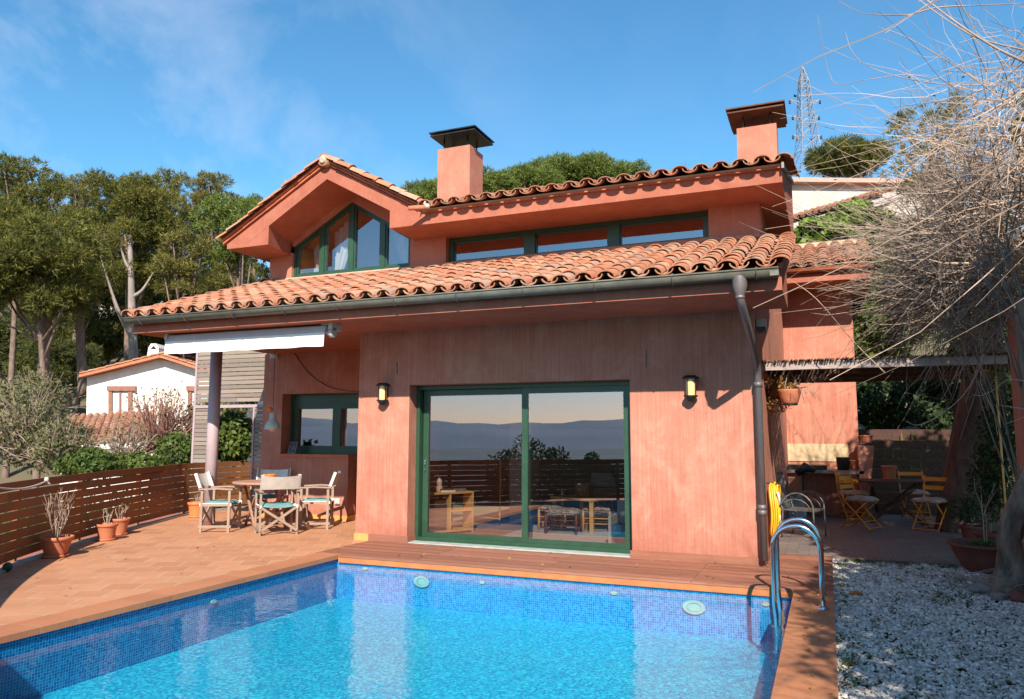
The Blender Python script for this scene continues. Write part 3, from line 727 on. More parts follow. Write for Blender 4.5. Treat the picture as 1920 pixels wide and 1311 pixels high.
# clover weeds in the gravel
def flat_leaves(cent,k,r,size,z0,z1):
    n=len(cent)*k;c=np.repeat(np.array(cent),k,0);ang=RNG.uniform(0,6.28,n);rad=np.abs(RNG.normal(0,r,n))
    p=np.stack([c[:,0]+rad*np.cos(ang),c[:,1]+rad*np.sin(ang),RNG.uniform(z0,z1,n)],1)
    a=RNG.normal(0,1,(n,3));a[:,2]*=.3;a/=np.linalg.norm(a,axis=1)[:,None];u=np.cross(a,np.array([0,0,1.])+RNG.normal(0,.3,(n,3)));u/=np.linalg.norm(u,axis=1)[:,None]
    s=size*RNG.uniform(.6,1.3,n)[:,None]
    V=np.stack([p-a*s,p-u*s*.7,p+a*s,p+u*s*.7],1).reshape(-1,3)
    return V,np.arange(4*n).reshape(-1,4)
V,Fc=flat_leaves([(random.uniform(-9,-6.2),random.uniform(4.6,10.5)) for _ in range(46)]+[(random.uniform(-6,0),random.uniform(8.25,9.33)) for _ in range(46)]+[(random.uniform(-.3,-.02),random.uniform(4,8)) for _ in range(24)]+[(random.uniform(.05,1.9),random.uniform(3.8,13)) for _ in range(120)],1,.05,.022,.006,.014)
tag(arr_mesh('fallen_leaves',V,Fc,DRYL),kind='stuff')
cs=[(random.uniform(.03,2.0),random.uniform(3.7,10.3)) for _ in range(110)]+[(random.uniform(.02,.12),random.uniform(3.6,10.3)) for _ in range(36)]+[(random.uniform(.03,1.3),random.uniform(10.22,10.41)) for _ in range(50)]+[(1.1+random.gauss(0,.12),8.7+random.gauss(0,.5)) for _ in range(40)]
V,Fc=flat_leaves(cs,42,.035,.0085,-.03,.012);tag(arr_mesh('clover_weeds',V,Fc,CLOV),kind='stuff')
# terrain
def hgt(x,y):
    r=math.hypot(x,y);h=-2.6
    if y>0: h+=.27*max(0,r-27)*min(1,y/12) if r<110 else .27*83*min(1,y/12)
    if x>-9 and y>21: h=max(h,-2.6+(min(1,(x+9)/7))*(4.0+.36*max(0,y-25))) if y<70 else h
    if y<2: h-=.30*min(-y+2,330) if y>-9000 else 0
    if x<-13: h-=.10*min(max(0,-13-x),14)
    h+=.25*math.sin(x*.31)*math.cos(y*.27)*(1 if r>22 else 0)
    return h
b=MB()
def axis(l): return sorted(set(round(v,2) for v in l))
gx_=axis([-9000,-4000,-2000,-1000,-600,-400,-280,-200,-150]+[-120+4*k for k in range(60)]+[130,160,220,300,450,700,1200,2500,5000,9000])
gy_=axis([-30000,-15000,-8000,-4000,-2000,-1000,-600,-400,-250,-160,-100,-70,-50,-36,-26]+[-20+3*k for k in range(50)]+[140,170,220,300,450,800,2000,6000])
V=[(x,y,hgt(x,y)) for y in gy_ for x in gx_];n=len(gx_)
b.add(V,[(j*n+i,j*n+i+1,(j+1)*n+i+1,(j+1)*n+i) for j in range(len(gy_)-1) for i in range(n-1)],True)
GRD=mat('hillside_ground',(.10,.10,.04),(.15,.11,.065),.35,.95,.5,6,detail=8)
# cut the hillside out under the terrace by dropping it there is not needed: it lies 2.6 m below
tag(b.build('ground',GRD,origin=(0,0,0)),kind='structure')
# far mountains across the valley (they show in the window glass)
b=MB();HILM=mat('hazy_far_hill',(.13,.19,.26),(.17,.22,.28),.002,1,detail=6)  # bluish base colour stands in for distance haze
for D,base,amp,sd,wid in ((9000,-150,240,1,2600),(14000,-100,420,5,3000),(5200,-120,70,9,1500)):
    n=140;vs=[]
    for i in range(n+1):
        a=math.radians(-200+220*i/n);h=amp*(.62+.22*math.sin(a*7+sd)+.12*math.sin(a*17+sd*2)+.07*math.sin(a*41+sd)+.04*math.sin(a*93))
        cx,cy=math.cos(a),math.sin(a)
        for (dd,zz) in ((0,base),(.35,base+(h-base)*.55),(.55,h),(.8,base+(h-base)*.6),(1.2,base)):
            vs.append(((D+wid*dd)*cx,(D+wid*dd)*cy,zz))
    b.add(vs,[(i*5+k,(i+1)*5+k,(i+1)*5+k+1,i*5+k+1) for i in range(n) for k in range(4)],True)
tag(b.build('hills',HILM,origin=(0,0,0)),kind='structure')
b=MB();b.add([(r_*math.cos(math.radians(a_)),r_*math.sin(math.radians(a_)),-96+(4 if r_>900 else 0)+5*math.sin(a_*.3+r_*.003)) for r_ in (420,900,1600,2600,4000,6500) for a_ in range(-210,31,6)],[(j*41+i,j*41+i+1,(j+1)*41+i+1,(j+1)*41+i) for j in range(5) for i in range(40)],True)
tag(b.build('valley',mat('hazy_wooded_valley',(.07,.10,.12),(.10,.14,.145),.004,1,detail=8),origin=(0,0,0)),kind='structure')  # haze over the valley is put into this blue-green colour
# ---------------- curved fence ----------------
fence=thing('wooden_fence','brown stained horizontal board fence curving round the pool terrace','fence',(-9.5,7.2,0))
def off(C,d):
    out=[]
    for i,p in enumerate(C):
        t=(C[min(i+1,len(C)-1)]-C[max(i-1,0)]).normalized();out.append(p+Vector((-t.y,t.x,0))*d)
    return out
def ribbon(mb,C,o0,o1,z0,z1):
    A=off(C,o0);B=off(C,o1);vs=[];
    for a,c in zip(A,B): vs+= [(a.x,a.y,z0),(c.x,c.y,z0),(c.x,c.y,z1),(a.x,a.y,z1)]
    fs=[]
    for i in range(len(C)-1):
        for k in range(4):
            k2=(k+1)%4;fs.append((i*4+k,i*4+k2,i*4+4+k2,i*4+4+k))
    fs.append((0,1,2,3));fs.append(tuple(len(vs)-4+k for k in (3,2,1,0)));mb.add(vs,fs)
b=MB();nb=8;ph=.905/nb
for k in range(nb):
    z=.065+k*ph;brk=[0]+sorted(random.Random(k).sample(range(8,len(FC)-6),6))+[len(FC)-1]
    for i0,i1 in zip(brk,brk[1:]):
        if i1-i0>=1: ribbon(b,FC[i0:i1+1],.0,.022,z+random.uniform(-.004,.004),z+ph-.013)
b.build('board_panel',FENCEW,fence)
for i in range(3,len(FC),9):
    p=FC[i];t=(FC[min(i+1,len(FC)-1)]-FC[i-1]).normalized();nn=Vector((-t.y,t.x,0));c=p-nn*.035
    b=MB();b.bar((c.x,c.y,-.1),(c.x,c.y,.955),.06,.06,(t.x,t.y,0));b.build('post',FENCEW,fence)
b=MB();ribbon(b,FC,.0,.13,-.3,.028);b.build('kerb',CONC,fence)
b=MB();ribbon(b,FC,-.16,-.001,-2.8,.02);b.build('retaining_wall',WALLS,fence)
# rope on fence
ra=P(82,902,'x',-8.87);rb=P(-40,905,'x',-8.1)
pts=[];
for k in range(17):
    u=k/16;p=ra.lerp(rb,u);pts.append((p.x+.05,p.y,p.z-.10*4*u*(1-u)*.8))
b=MB();b.tube(pts,.011,8);b.lathe([(0,-.03),(.022,-.02),(.028,.01),(.02,.035),(0,.04)],(ra.x+.05,ra.y,ra.z+.01),8)
for k in range(4): b.tube([(ra.x+.05,ra.y,ra.z+.01),(ra.x+.06+.01*k,ra.y+.02*k-.02,ra.z-.05)],.004,5)
tag(b.build('rope',CANVB),'white rope with a frayed knot slung along the top of the board fence','rope')
# ---------------- slat screen ----------------
ys_=11.95;scr=thing('slat_screen','grey weathered horizontal slat screen in a mauve frame beside the round column','screen',(-11,ys_,0))
q0=P(365,760,'y',ys_).x;q1=P(497,700,'y',ys_).x;q2=P(478,800,'y',ys_).x
zr=P(430,762,'y',ys_).z
b=MB()
b.box(q0,ys_-.03,0,q0+.05,ys_+.03,3.35);b.box(q0+.05,ys_-.03,zr-.03,q1,ys_+.03,zr+.03);b.box(q2-.04,ys_-.03,0,q2,ys_+.03,zr-.03)
qd=P(392,900,'y',ys_).x

b.build('screen_frame',MAUVE,scr)
b=MB();z=.05;pitch=.088
while z<3.3:
    j=random.uniform(-.003,.003)
    if z<zr-.08:
        b.box(q0+.04,ys_-.012,z,qd+.10,ys_+.010,z+.076+j);b.box(q2,ys_-.012,z,q1+.02,ys_+.010,z+.076+j)
    elif z>zr+.03:
        m_=q0+(q1-q0)*random.choice((.0,.0,.5,.62));
        for a0,a1 in ((q0+.04,m_),(m_+.004,q1+.02)):
            if a1-a0>.3: b.box(a0,ys_-.012,z,a1,ys_+.010,z+.074+j)
    z+=pitch
b.build('slat',GREYW,scr)
# ---------------- awning ----------------
aw=thing('awning','rolled up awning with white valance and grey bar under the eave','awning',(-7.7,8.42,2.7))
ya=8.40
zb0=P(313,665,'y',ya).z;xl=P(313,650,'y',ya).x;xr_=P(613,630,'y',ya).x;zt0=P(313,641,'y',ya).z;zbar=P(312,629,'y',ya).z
z1b=P(612,650,'y',ya).z;z1t=P(612,625,'y',ya).z;z1bar=P(612,613,'y',ya).z
zb=(zb0+z1b)/2;zt=(zt0+z1t)/2;zbr=(zbar+z1bar)/2
b=MB();n=60;vs=[]
for i in range(n+1):
    x=xl+.01+(xr_-xl-.02)*i/n
    for k,z in enumerate((zt+.005,zt-(zt-zb)*.5,zb)): vs.append((x,ya-.045-.004*k+.004*k*math.sin(i*.8),z+(.004*math.sin(i*.5) if k==2 else 0)))
b.add(vs,[(i*3+k,i*3+k+1,i*3+4+k,i*3+3+k) for i in range(n) for k in (0,1)],True);b.build('valance',AWN,aw)
b=MB();b.prism([(xl,ya-.05,zt),(xl,ya+.03,zt-.01),(xl,ya+.06,zbr-.01),(xl,ya-.03,zbr)],(xr_-xl,0,0));b.build('front_bar',AWNB,aw)
b=MB();b.tube([(xl+.05,ya+.13,zbr-.02),(xr_-.02,ya+.13,zbr-.02)],.055,14);b.build('fabric_roll',AWN,aw)
for x0,x1 in ((xr_+.06,xr_+.12),(xl+.0,xl+.05)):
    b=MB();b.box(x0,ya-.06,zbr-.06,x1,ya+.16,3.0)
    if x0>-7: b.tube([(x0-.0,ya-.0,zbr-.10),(x1+.0,ya-.0,zbr-.10)],.065,14);b.tube([(x0-.05,ya-.0,zbr-.10),(x0,ya-.0,zbr-.10)],.03,10);b.box(x0-.12,ya-.05,2.98,x0,ya+.14,2.997)
    b.build('bracket',PLAST,aw)
# ---------------- lanterns ----------------
def lantern(label,x,z):
    t=thing('wall_lantern',label,'lantern',(x,YF,z),'wall lanterns beside the sliding door')
    y=YF-.085
    b=MB();b.lathe([(.0,.145),(.07,.14),(.078,.125),(.10,.118),(.105,.105),(.07,.10),(0,.10)],(x,y,z),24)
    b.lathe([(0,-.10),(.085,-.10),(.088,-.112),(.066,-.125),(.06,-.15),(.045,-.155),(.04,-.17),(0,-.175)],(x,y,z),24)
    for k in range(4):
        a=math.pi/4+k*math.pi/2+.35;b.box(x+.07*math.cos(a)-.006,y+.07*math.sin(a)-.006,z-.10,x+.07*math.cos(a)+.006,y+.07*math.sin(a)+.006,z+.10)
    b.box(x-.04,YF-.06,z-.06,x+.04,YF-.001,z+.06);b.box(x-.05,YF-.045,z+.10,x+.05,YF-.001,z+.135)
    b.build('housing',DSTEEL,t)
    b=MB();b.lathe([(.058,-.10),(.058,.10)],(x,y,z),24);b.build('lamp_glass',AMBER,t)
a=P(718,737,'y',9.30);lantern('small cylindrical lantern with amber glass on the plaster pier left of the sliding door',a.x,a.z)
a=P(1295,726,'y',9.30);lantern('dark green rimmed lantern with amber glass on the wall right of the sliding door',a.x,a.z)
# pendant lamp
a=P(511,793,'y',10.0);pl=thing('pendant_lamp','grey enamel bell lamp hanging under the eave beside the kitchen window','lamp',(a.x,10.0,a.z-.14))
b=MB();b.lathe([(.128,-.11),(.124,-.09),(.12,-.055),(.10,0),(.063,.04),(.052,.055),(.052,.155),(.042,.165),(0,.165)],(a.x,10,a.z),28);b.lathe([(.124,-.11),(.10,-.055),(.05,.02),(0,.04)],(a.x,10,a.z),28);b.build('lamp_shade',LAMPG,pl)
b=MB();b.lathe([(0,-.14),(.04,-.135),(.06,-.10),(.05,-.03),(0,0)],(a.x,10,a.z),16);b.build('bulb',AMBER,pl)
b=MB();b.tube([(a.x,10,a.z+.18),(a.x,10,2.999)],.004,6);b.build('cord',BLACKP,pl)
b=MB();b.lathe([(0,.0),(.035,.02),(.045,.045),(.035,.07),(0,.09)],(a.x-.05,9.98,a.z+.18),14);b.build('terracotta_weight',ORNB,pl)
b=MB();pp=[P(548,655,'y',yk-.01),P(575,695,'y',yk-.01),P(610,722,'y',yk-.01),P(650,733,'y',yk-.01),P(690,734,'y',yk-.01)]
b.tube(cr([tuple(p) for p in pp],6),.006,6);tag(b.build('cable',BLACKP),'thin dark cable sagging across the wall above the kitchen window','cable')
a=P(514,666,'y',yk-.03);b=MB();b.box(a.x-.08,yk-.05,a.z-.06,a.x+.08,yk-.001,a.z+.05);sb=thing('switch_box','pale plastic switch box with three small windows high on the recess wall','box',(a.x,yk,a.z-.06));b.build('case',PLAST,sb)
b=MB()
for k in range(3): b.box(a.x-.06+k*.045,yk-.053,a.z-.03,a.x-.028+k*.045,yk-.0505,a.z+.01)
b.box(a.x-.07,yk-.053,a.z+.03,a.x+.07,yk-.0505,a.z+.042);b.build('cover_window',LAMPG,sb)
a=P(633,940,'y',yk-.02);b=MB();b.box(a.x-.05,yk-.04,a.z-.05,a.x+.05,yk-.001,a.z+.05);b.box(a.x-.035,yk-.048,a.z-.035,a.x+.035,yk-.04,a.z+.02);tag(b.build('wall_socket',PLAST,bevel=.005),'small grey outdoor socket low on the wall behind the right hand canvas chair','socket')
a=P(547,842,'y',yk+.03);fr=thing('picture_frame','small dark picture frame leaning on the kitchen window sill','frame',(a.x,yk+.05,1.156))
b=MB();h=.19;x0,x1=a.x-.09,a.x+.09
for (p,q) in (((x0,0),(x1,0)),((x0,h),(x1,h)),((x0+.012,0),(x0+.012,h)),((x1-.012,0),(x1-.012,h))):
    b.bar((p[0],yk+.03+p[1]*.35,1.168+p[1]),(q[0],yk+.03+q[1]*.35,1.168+q[1]),.024,.014,(0,-1,.3) if p[1]==q[1] else (0,-1,.3))
b.build('frame_border',mat('slate_grey_paint',(.10,.10,.11),(.14,.14,.15),6),fr)
b=MB();b.quad((x0,yk+.036,1.168),(x1,yk+.036,1.168),(x1,yk+.036+h*.35,1.168+h),(x0,yk+.036+h*.35,1.168+h));b.build('picture',mat('dim_print',(.12,.11,.11),(.03,.03,.03),18,lo=.45,hi=.55),fr)
# little metal hooks on the wall
for u,v0,v1,l in ((744,680,700,'short rusty wall hook above the left lantern'),(1211,657,688,'chain of small metal rings on the wall above the right lantern')):
    a=P(u,v0,'y',YF-.01);c=P(u,v1,'y',YF-.01);b=MB();b.bar(a,c,.008,.006,(0,1,0))
    for k in range(5): b.lathe([(0,-.008),(.011,0),(0,.008)],tuple(a.lerp(c,k/4)),8)
    tag(b.build('wall_hook',PIPE),l,'hook')
a=P(1419,600,'x',XR+.02);t=thing('floodlight','small beige floodlight under the eave behind the top of the downpipe','floodlight',(-.70,9.5,a.z))
b=MB();b.box(-.73,9.44,2.80,-.62,9.6,2.90);b.bar((-.738,9.52,2.86),(-.70,9.52,2.86),.04,.04);b.build('case',PLAST,t);b=MB();b.box(-.72,9.40,2.74,-.63,9.56,2.80);b.build('lens',BLACKP,t)
# ---------------- pool fittings ----------------
for k,(u,v,r,l) in enumerate(((790,1091,.105,'round pool lamp with white ring in the far pool wall, left one'),(1301,1139,.115,'round pool lamp with white ring in the far pool wall, right one'))):
    a=P(u,v,'y',PY1-.03);t=thing('pool_lamp',l,'pool light',(a.x,PY1,a.z),'round lamps in the far pool wall')
    def disc(r0,r1,y,m,nm):
        b=MB();n=32;b.add([(a.x+rr_*math.cos(2*math.pi*i/n),y,a.z+rr_*math.sin(2*math.pi*i/n)*.62) for rr_ in (r0,r1) for i in range(n)],[(i,(i+1)%n,n+(i+1)%n,n+i) for i in range(n)]);
        b.build(nm,m,t)
    disc(r*.62,r,PY1-.03,PLAST,'ring');disc(.001,r*.62,PY1-.02,LAMPG,'lens')
IV=((685,1066,1),(904,1092,1),(1151,1112,1),(1436,1133,1),(400,1128,0))
for k,(u,v,e) in enumerate(IV):
    a=P(u,v,'y',PY1-.01) if e else P(u,v,'x',PX0+.01)
    b=MB();n=16;d=(1,0) if e else (0,1);off_=(0,-.012) if e else (.012,0)
    b.add([(a.x+off_[0]+d[0]*.035*math.cos(2*math.pi*i/n),a.y+off_[1]+d[1]*.035*math.cos(2*math.pi*i/n),a.z+.018*math.sin(2*math.pi*i/n)) for i in range(n)]+[(a.x+d[0]*.038*math.cos(2*math.pi*i/n),a.y+d[1]*.038*math.cos(2*math.pi*i/n),a.z+.02*math.sin(2*math.pi*i/n)) for i in range(n)],[tuple(range(n))]+[(i,(i+1)%n,n+(i+1)%n,n+i) for i in range(n)])
    lb=['white water inlet near the far left corner of the pool','white water inlet just right of the left pool lamp','white water inlet midway between the pool lamps and nearer the right one','white water inlet by the pool ladder','lone white inlet in the long left pool wall'][k]
    tag(b.build('water_inlet',PLAST),lb,'pool inlet','white inlets in the pool walls')
# ladder
lad=thing('pool_ladder','polished steel pool ladder with two arched handrails at the pool corner','pool ladder',(-.1,7.65,0))
for y in (7.34,7.92):
    pts=[(-.095,y,.0),(-.095,y,.30),(-.095,y,.50)];
    for k in range(1,16):
        a=math.pi*k/16;pts.append((-.295+.20*math.cos(a),y,.50+.20*math.sin(a)))
    pts+=[(-.495,y,.50),(-.495,y,0),(-.475,y,-.2),(-.46,y,FZ+.02)]
    b=MB();b.tube(pts,.0215,16);b.build('handrail',STEEL,lad)
    b=MB();b.lathe([(0,.022),(.024,.022),(.03,.012),(.052,.008),(.054,.0)],(-.095,y,.004),22);b.build('flange',STEEL,lad)
for z in (-.20,-.42):
    b=MB();b.box(-.53,7.34,z,-.45,7.92,z+.02);b.build('step',STEEL,lad)
# ---------------- pots on the terrace ----------------
def twigs(mb,c,n,h,spread,r=.004,fork=2,seed=1):
    rr=random.Random(seed)
    for i in range(n):
        a=rr.uniform(0,6.28);s=rr.uniform(.1,1)*spread;b0=Vector((c[0]+math.cos(a)*s*.15,c[1]+math.sin(a)*s*.15,c[2]))
        tip=Vector((c[0]+math.cos(a)*s,c[1]+math.sin(a)*s,c[2]+h*rr.uniform(.55,1)))
        pts=[b0.lerp(tip,k/5)+Vector((rr.gauss(0,1),rr.gauss(0,1),0))*.012*h*k/2 for k in range(6)]
        mb.tube(pts,[r*(1-.12*k) for k in range(6)],5)
        for _ in range(fork):
            k=rr.randint(2,4);p=pts[k];q=p+Vector((rr.gauss(0,.3)*spread,rr.gauss(0,.3)*spread,rr.uniform(.15,.35)*h));m_=p.lerp(q,.5)+Vector((rr.gauss(0,.02)*h,)*3)
            mb.tube([p,m_,q],[r*.7,r*.5,r*.3],4)
def pot(label,x,y,rt,rb,h,m,kind='flower pot',saucer=True,soil=True,z=0,grp='terracotta pots along the fence'):
    t=thing('plant_pot',label,kind,(x,y,z),grp);b=MB()
    b.lathe([(0,.02),(rb,.02),(rb*1.02,.04),(rt*.90,h*.80),(rt*.92,h*.82),(rt,h*.84),(rt*1.02,h*.96),(rt,h),(rt*.90,h),(rt*.88,h*.86),(rt*.7,h*.4)],(x,y,z),28);b.build('pot_body',m,t)
    if saucer: b=MB();b.lathe([(0,.001),(rb*1.18,.001),(rb*1.28,.035),(rb*1.2,.035),(rb*1.1,.018),(0,.018)],(x,y,z),28);b.build('saucer',m,t)
    if soil: b=MB();b.lathe([(rt*.89,h*.88),(rt*.4,h*.92),(0,h*.92)],(x,y,z),18);b.build('soil',SOIL,t)
    return t
p=pot('wide terracotta pot with tall bare twigs nearest the pool along the fence',-8.83,6.63,.19,.12,.25,TERRA)
b=MB();twigs(b,(-8.83,6.63,.2),15,.60,.17,.005,4,3);b.build('twig',TWIG,p)
p=pot('mid sized terracotta pot with a few cut stems, half in shade',-9.55,7.93,.145,.10,.235,TERRA)
b=MB();twigs(b,(-9.55,7.93,.18),7,.28,.09,.006,1,5);b.build('twig',TWIG,p)
p=pot('taller terracotta pot with upright cut stems behind the half shaded pot',-9.88,8.42,.145,.095,.25,TERRA)
b=MB();twigs(b,(-9.88,8.42,.2),8,.32,.12,.006,1,8);b.build('twig',TWIG,p)
p=pot('bright orange plastic pot with short stems by the slat screen',-10.72,10.78,.165,.125,.27,TERRAB)
b=MB();twigs(b,(-10.72,10.78,.22),9,.20,.09,.005,1,9);b.build('twig',TWIG,p)
b=MB();b.lathe([(0,0),(.02,.002),(.045,.025),(.05,.05),(.045,.075),(.02,.098),(0,.1)],(-8.36,5.72,.004),16);tag(b.build('green_ball',mat('dark_green_rubber',(.01,.09,.05),(.008,.06,.035),6,.7,.3,60)),'dark green ball lying at the foot of the fence','ball')
# =====================================================  FURNITURE  =====================================================
def director_chair(label,canv,grp,first=True):
    """faces -y locally"""
    t=thing('director_chair',label,'chair',(0,0,0),grp);W=.27;D=.21
    for s in (-1,1):
        for y in (-D,D):
            b=MB();b.bar((s*W,y,.0),(s*W,y,.64 if y<0 else .62),.028,.038,(0,1,0));b.build('leg',TEAK,t)
        b=MB();b.bar((s*W,-D-.05,.655),(s*W,0,.668),.055,.022);b.bar((s*W,0,.668),(s*W,D+.05,.655),.055,.022);b.build('armrest',TEAK,t)
        b=MB();b.bar((s*W,-D-.04,.09),(s*W,D+.04,.09),.026,.036);b.build('side_rail',TEAK,t);b=MB();b.bar((s*W,-D,.42),(s*W,D,.42),.024,.035);b.build('seat_rail',TEAK,t)
        b=MB();b.bar((s*W*.97,D-.01,.60),(s*W*.97,D+.10,.90),.024,.034,(0,1,0));b.build('back_post',TEAK,t)
        for y in (-D-.02,D+.02):
            b=MB();b.bar((s*W,y+s*.008,.42),(-s*W,y+s*.008,.06),.036,.018,(0,1,0));b.build('cross_brace',TEAK,t)
    b=MB();vs=[]
    for j in range(7):
        for i in range(9):
            u=i/8;v=j/6;vs.append((-W+2*W*u,-D-.02+(2*D+.04)*v,.435-.03*math.sin(math.pi*u)))
    fs=[(j*9+i,j*9+i+1,j*9+i+10,j*9+i+9) for j in range(6) for i in range(8)];b.add(vs,fs,True)
    b.box(-W-.01,-D-.03,.40,-W+.015,D+.03,.445);b.box(W-.015,-D-.03,.40,W+.01,D+.03,.445);b.build('seat',CANV,t)
    b=MB();vs=[]
    def cz(u,v,top): 
        e=min(u,1-u,v,1-v);k=min(1,e*9)**.5
        return .42+(.055*k if top else -.0)+.006*math.sin(u*17)*math.sin(v*13)
    for top in (1,0):
        for j in range(13):
            for i in range(13): u=i/12;v=j/12;vs.append((-.235+.47*u,-.225+.44*v,cz(u,v,top)-.012*math.sin(math.pi*u)))
    fs=[(j*13+i,j*13+i+1,j*13+i+14,j*13+i+13) for j in range(12) for i in range(12)];b.add(vs,fs+[tuple(169+k for k in f[::-1]) for f in fs],True);b.build('seat_cushion',TEAL,t)
    b=MB();vs=[]
    for f in (0,1):
        for j in range(6):
            for i in range(13):
                u=i/12;v=j/5;z=.685+.205*v-.018*math.sin(math.pi*u)*v;y=D+.045+(z-.66)*.36+.035*math.sin(math.pi*u)+(.008 if f else -.008)
                vs.append((-W-.008+(2*W+.016)*u,y,z))
    fs=[(j*13+i,j*13+i+1,j*13+i+14,j*13+i+13) for j in range(5) for i in range(12)];b.add(vs,fs[:]+[tuple(78+k for k in f[::-1]) for f in fs],True)
    for s in (-1,1): b.bar((s*W,D+.02+.01,.68),(s*W,D+.11,.90),.045,.04,(0,1,0))
    b.build('backrest',canv,t);return t
gch='canvas director chairs around the round terrace table'
c1=director_chair('canvas director chair with its beige back turned to the camera',CANVB,gch)
put(c1,(-7.84,9.48,0),math.radians(-130))
c2=dup(c1,(-8.90,9.45,0),math.radians(115),'canvas director chair left of the table, beside the round column')
c3=dup(c1,(-7.76,10.38,0),math.radians(-62),'canvas director chair right of the table, seen from the side')
c4=dup(c1,(-9.05,10.75,0),math.radians(28),'canvas director chair behind the table facing the pool')
for c in (c2,c3,c4):
    for ch in c.children:
        if ch.name.startswith('backrest'): ch.data=ch.data.copy();ch.data.materials[0]=CANV
tb=thing('garden_table','round folding teak table with slanted crossed legs between the canvas chairs','table',(-8.60,10.10,0))
b=MB();b.lathe([(0,.70),(.50,.70),(.515,.705),(.52,.72),(.51,.738),(.46,.742),(0,.742)],(-8.60,10.10,0),40);b.build('table_top',TEAKR,tb)
for s in (-1,1):
    b=MB();c=Vector((-8.60,10.10,0));d=Vector((.82,-.57,0));e=Vector((.57,.82,0))*.24*s
    b.bar(c+d*.42+e+Vector((0,0,0)),c-d*.40+e+Vector((0,0,.70)),.03,.045);b.build('leg',TEAKR,tb)
    b=MB();e2=e*.8;b.bar(c-d*.42+e2,c+d*.40+e2+Vector((0,0,.70)),.03,.045);b.build('leg',TEAKR,tb)
for s in (-1,1):
    b=MB();e=Vector((.57,.82,0))*.26;b.bar(c+d*.34*s-e+Vector((0,0,.08)),c+d*.34*s+e+Vector((0,0,.08)),.025,.04);b.build('stretcher',TEAKR,tb)
a=P(503,889,'z',.80)
b=MB();cc=(-8.62,10.22,.743);b.lathe([(0,0),(.075,0),(.093,.02),(.098,.075),(.105,.085),(.105,.10),(.093,.10),(.09,.03),(0,.02)],cc,28)
tag(b.build('orange_bowl',ORNB),'glossy orange ceramic bowl standing on the round teak table','bowl')
# bistro chairs
def bistro(label,grp):
    t=thing('bistro_chair',label,'chair',(0,0,0),grp);W=.20
    for s in (-1,1):
        b=MB();b.tube([(s*W,-.24,0),(s*W,.0,.27),(s*W,.19,.46),(s*W,.22,.60),(s*W,.27,.86)],.0115,7);b.build('back_leg',ORNG,t)
        b=MB();b.tube([(s*(W-.025),.26,0),(s*(W-.025),.0,.27),(s*(W-.025),-.19,.45)],.0115,7);b.build('front_leg',ORNG,t)
    for y,z in ((-.22,.03),(.24,.03),(-.14,.13),(.15,.13)): b=MB();b.bar((-W,y,z),(W,y,z),.012,.012);b.build('stretcher',ORNG,t)
    b=MB()
    for k in range(6): y=-.18+k*.072;b.box(-W-.0,y-.024,.445,W,y+.024,.457)
    b.build('seat',ORNG,t)
    b=MB()
    for z in (.66,.80):
        vs=[]
        for i in range(9):
            u=i/8;yy=.20+(z-.5)*.19+.03*math.sin(math.pi*u)
            for (dy,dz) in ((-.006,-.032),(.006,-.032),(.012,.032),(.0,.032)): vs.append((-W-.02+(2*W+.04)*u,yy+dy,z+dz))
        fs=[(i*4+k,i*4+(k+1)%4,i*4+4+(k+1)%4,i*4+4+k) for i in range(8) for k in range(4)]+[(0,1,2,3),(35,34,33,32)]
        b.add(vs,fs)
    b.build('backrest',ORNG,t)
    b=MB();vs=[];N=14
    for top in (1,0):
        for j in range(N+1):
            for i in range(N+1):
                u=i/N;v=j/N;e=min(u,1-u,v,1-v);k=min(1,e*5)**.5
                vs.append((-.215+.43*u,-.22+.42*v,.463+(.055*k+.008*math.sin(u*12)*math.cos(v*9) if top else 0)))
    n1=(N+1)**2;fs=[(j*(N+1)+i,j*(N+1)+i+1,(j+1)*(N+1)+i+1,(j+1)*(N+1)+i) for j in range(N) for i in range(N)]
    b.add(vs,fs+[tuple(n1+k for k in f[::-1]) for f in fs],True);b.build('seat_cushion',CUSH,t);return t
gb='orange folding bistro chairs on the shaded patio'
o1=bistro('orange folding chair left of the patio table, striped cushion in the sun',gb);put(o1,(.47,13.85,0),math.radians(60))
dup(o1,(1.50,14.02,0),math.radians(-32),'orange folding chair right of the patio table')
o3=dup(o1,(1.45,15.85,0),math.radians(8),'orange folding chair behind the patio table, mostly hidden by it')
dup(o1,(.40,15.3,0),math.radians(20),'orange folding chair behind the sunlit one, only its top slat showing')
pt=thing('patio_table','dark wooden table on crossed legs under the reed pergola','table',(1.05,15.0,0))
b=MB()
for k in range(7): b.box(.50,14.66+k*.11,.70,1.62,14.66+k*.11+.105,.73)
b.build('table_top',DARKW,pt)
for y in (14.75,15.3):
    for s in (-1,1): b=MB();b.bar((1.05-s*.42,y+s*.02,0),(1.05+s*.42,y+s*.02,.70),.04,.07,(0,1,0));b.build('leg',DARKW,pt)
pot('small terracotta pot standing on the dark patio table',1.0,15.15,.13,.095,.25,TERRA,z=.73,grp=None,saucer=True)
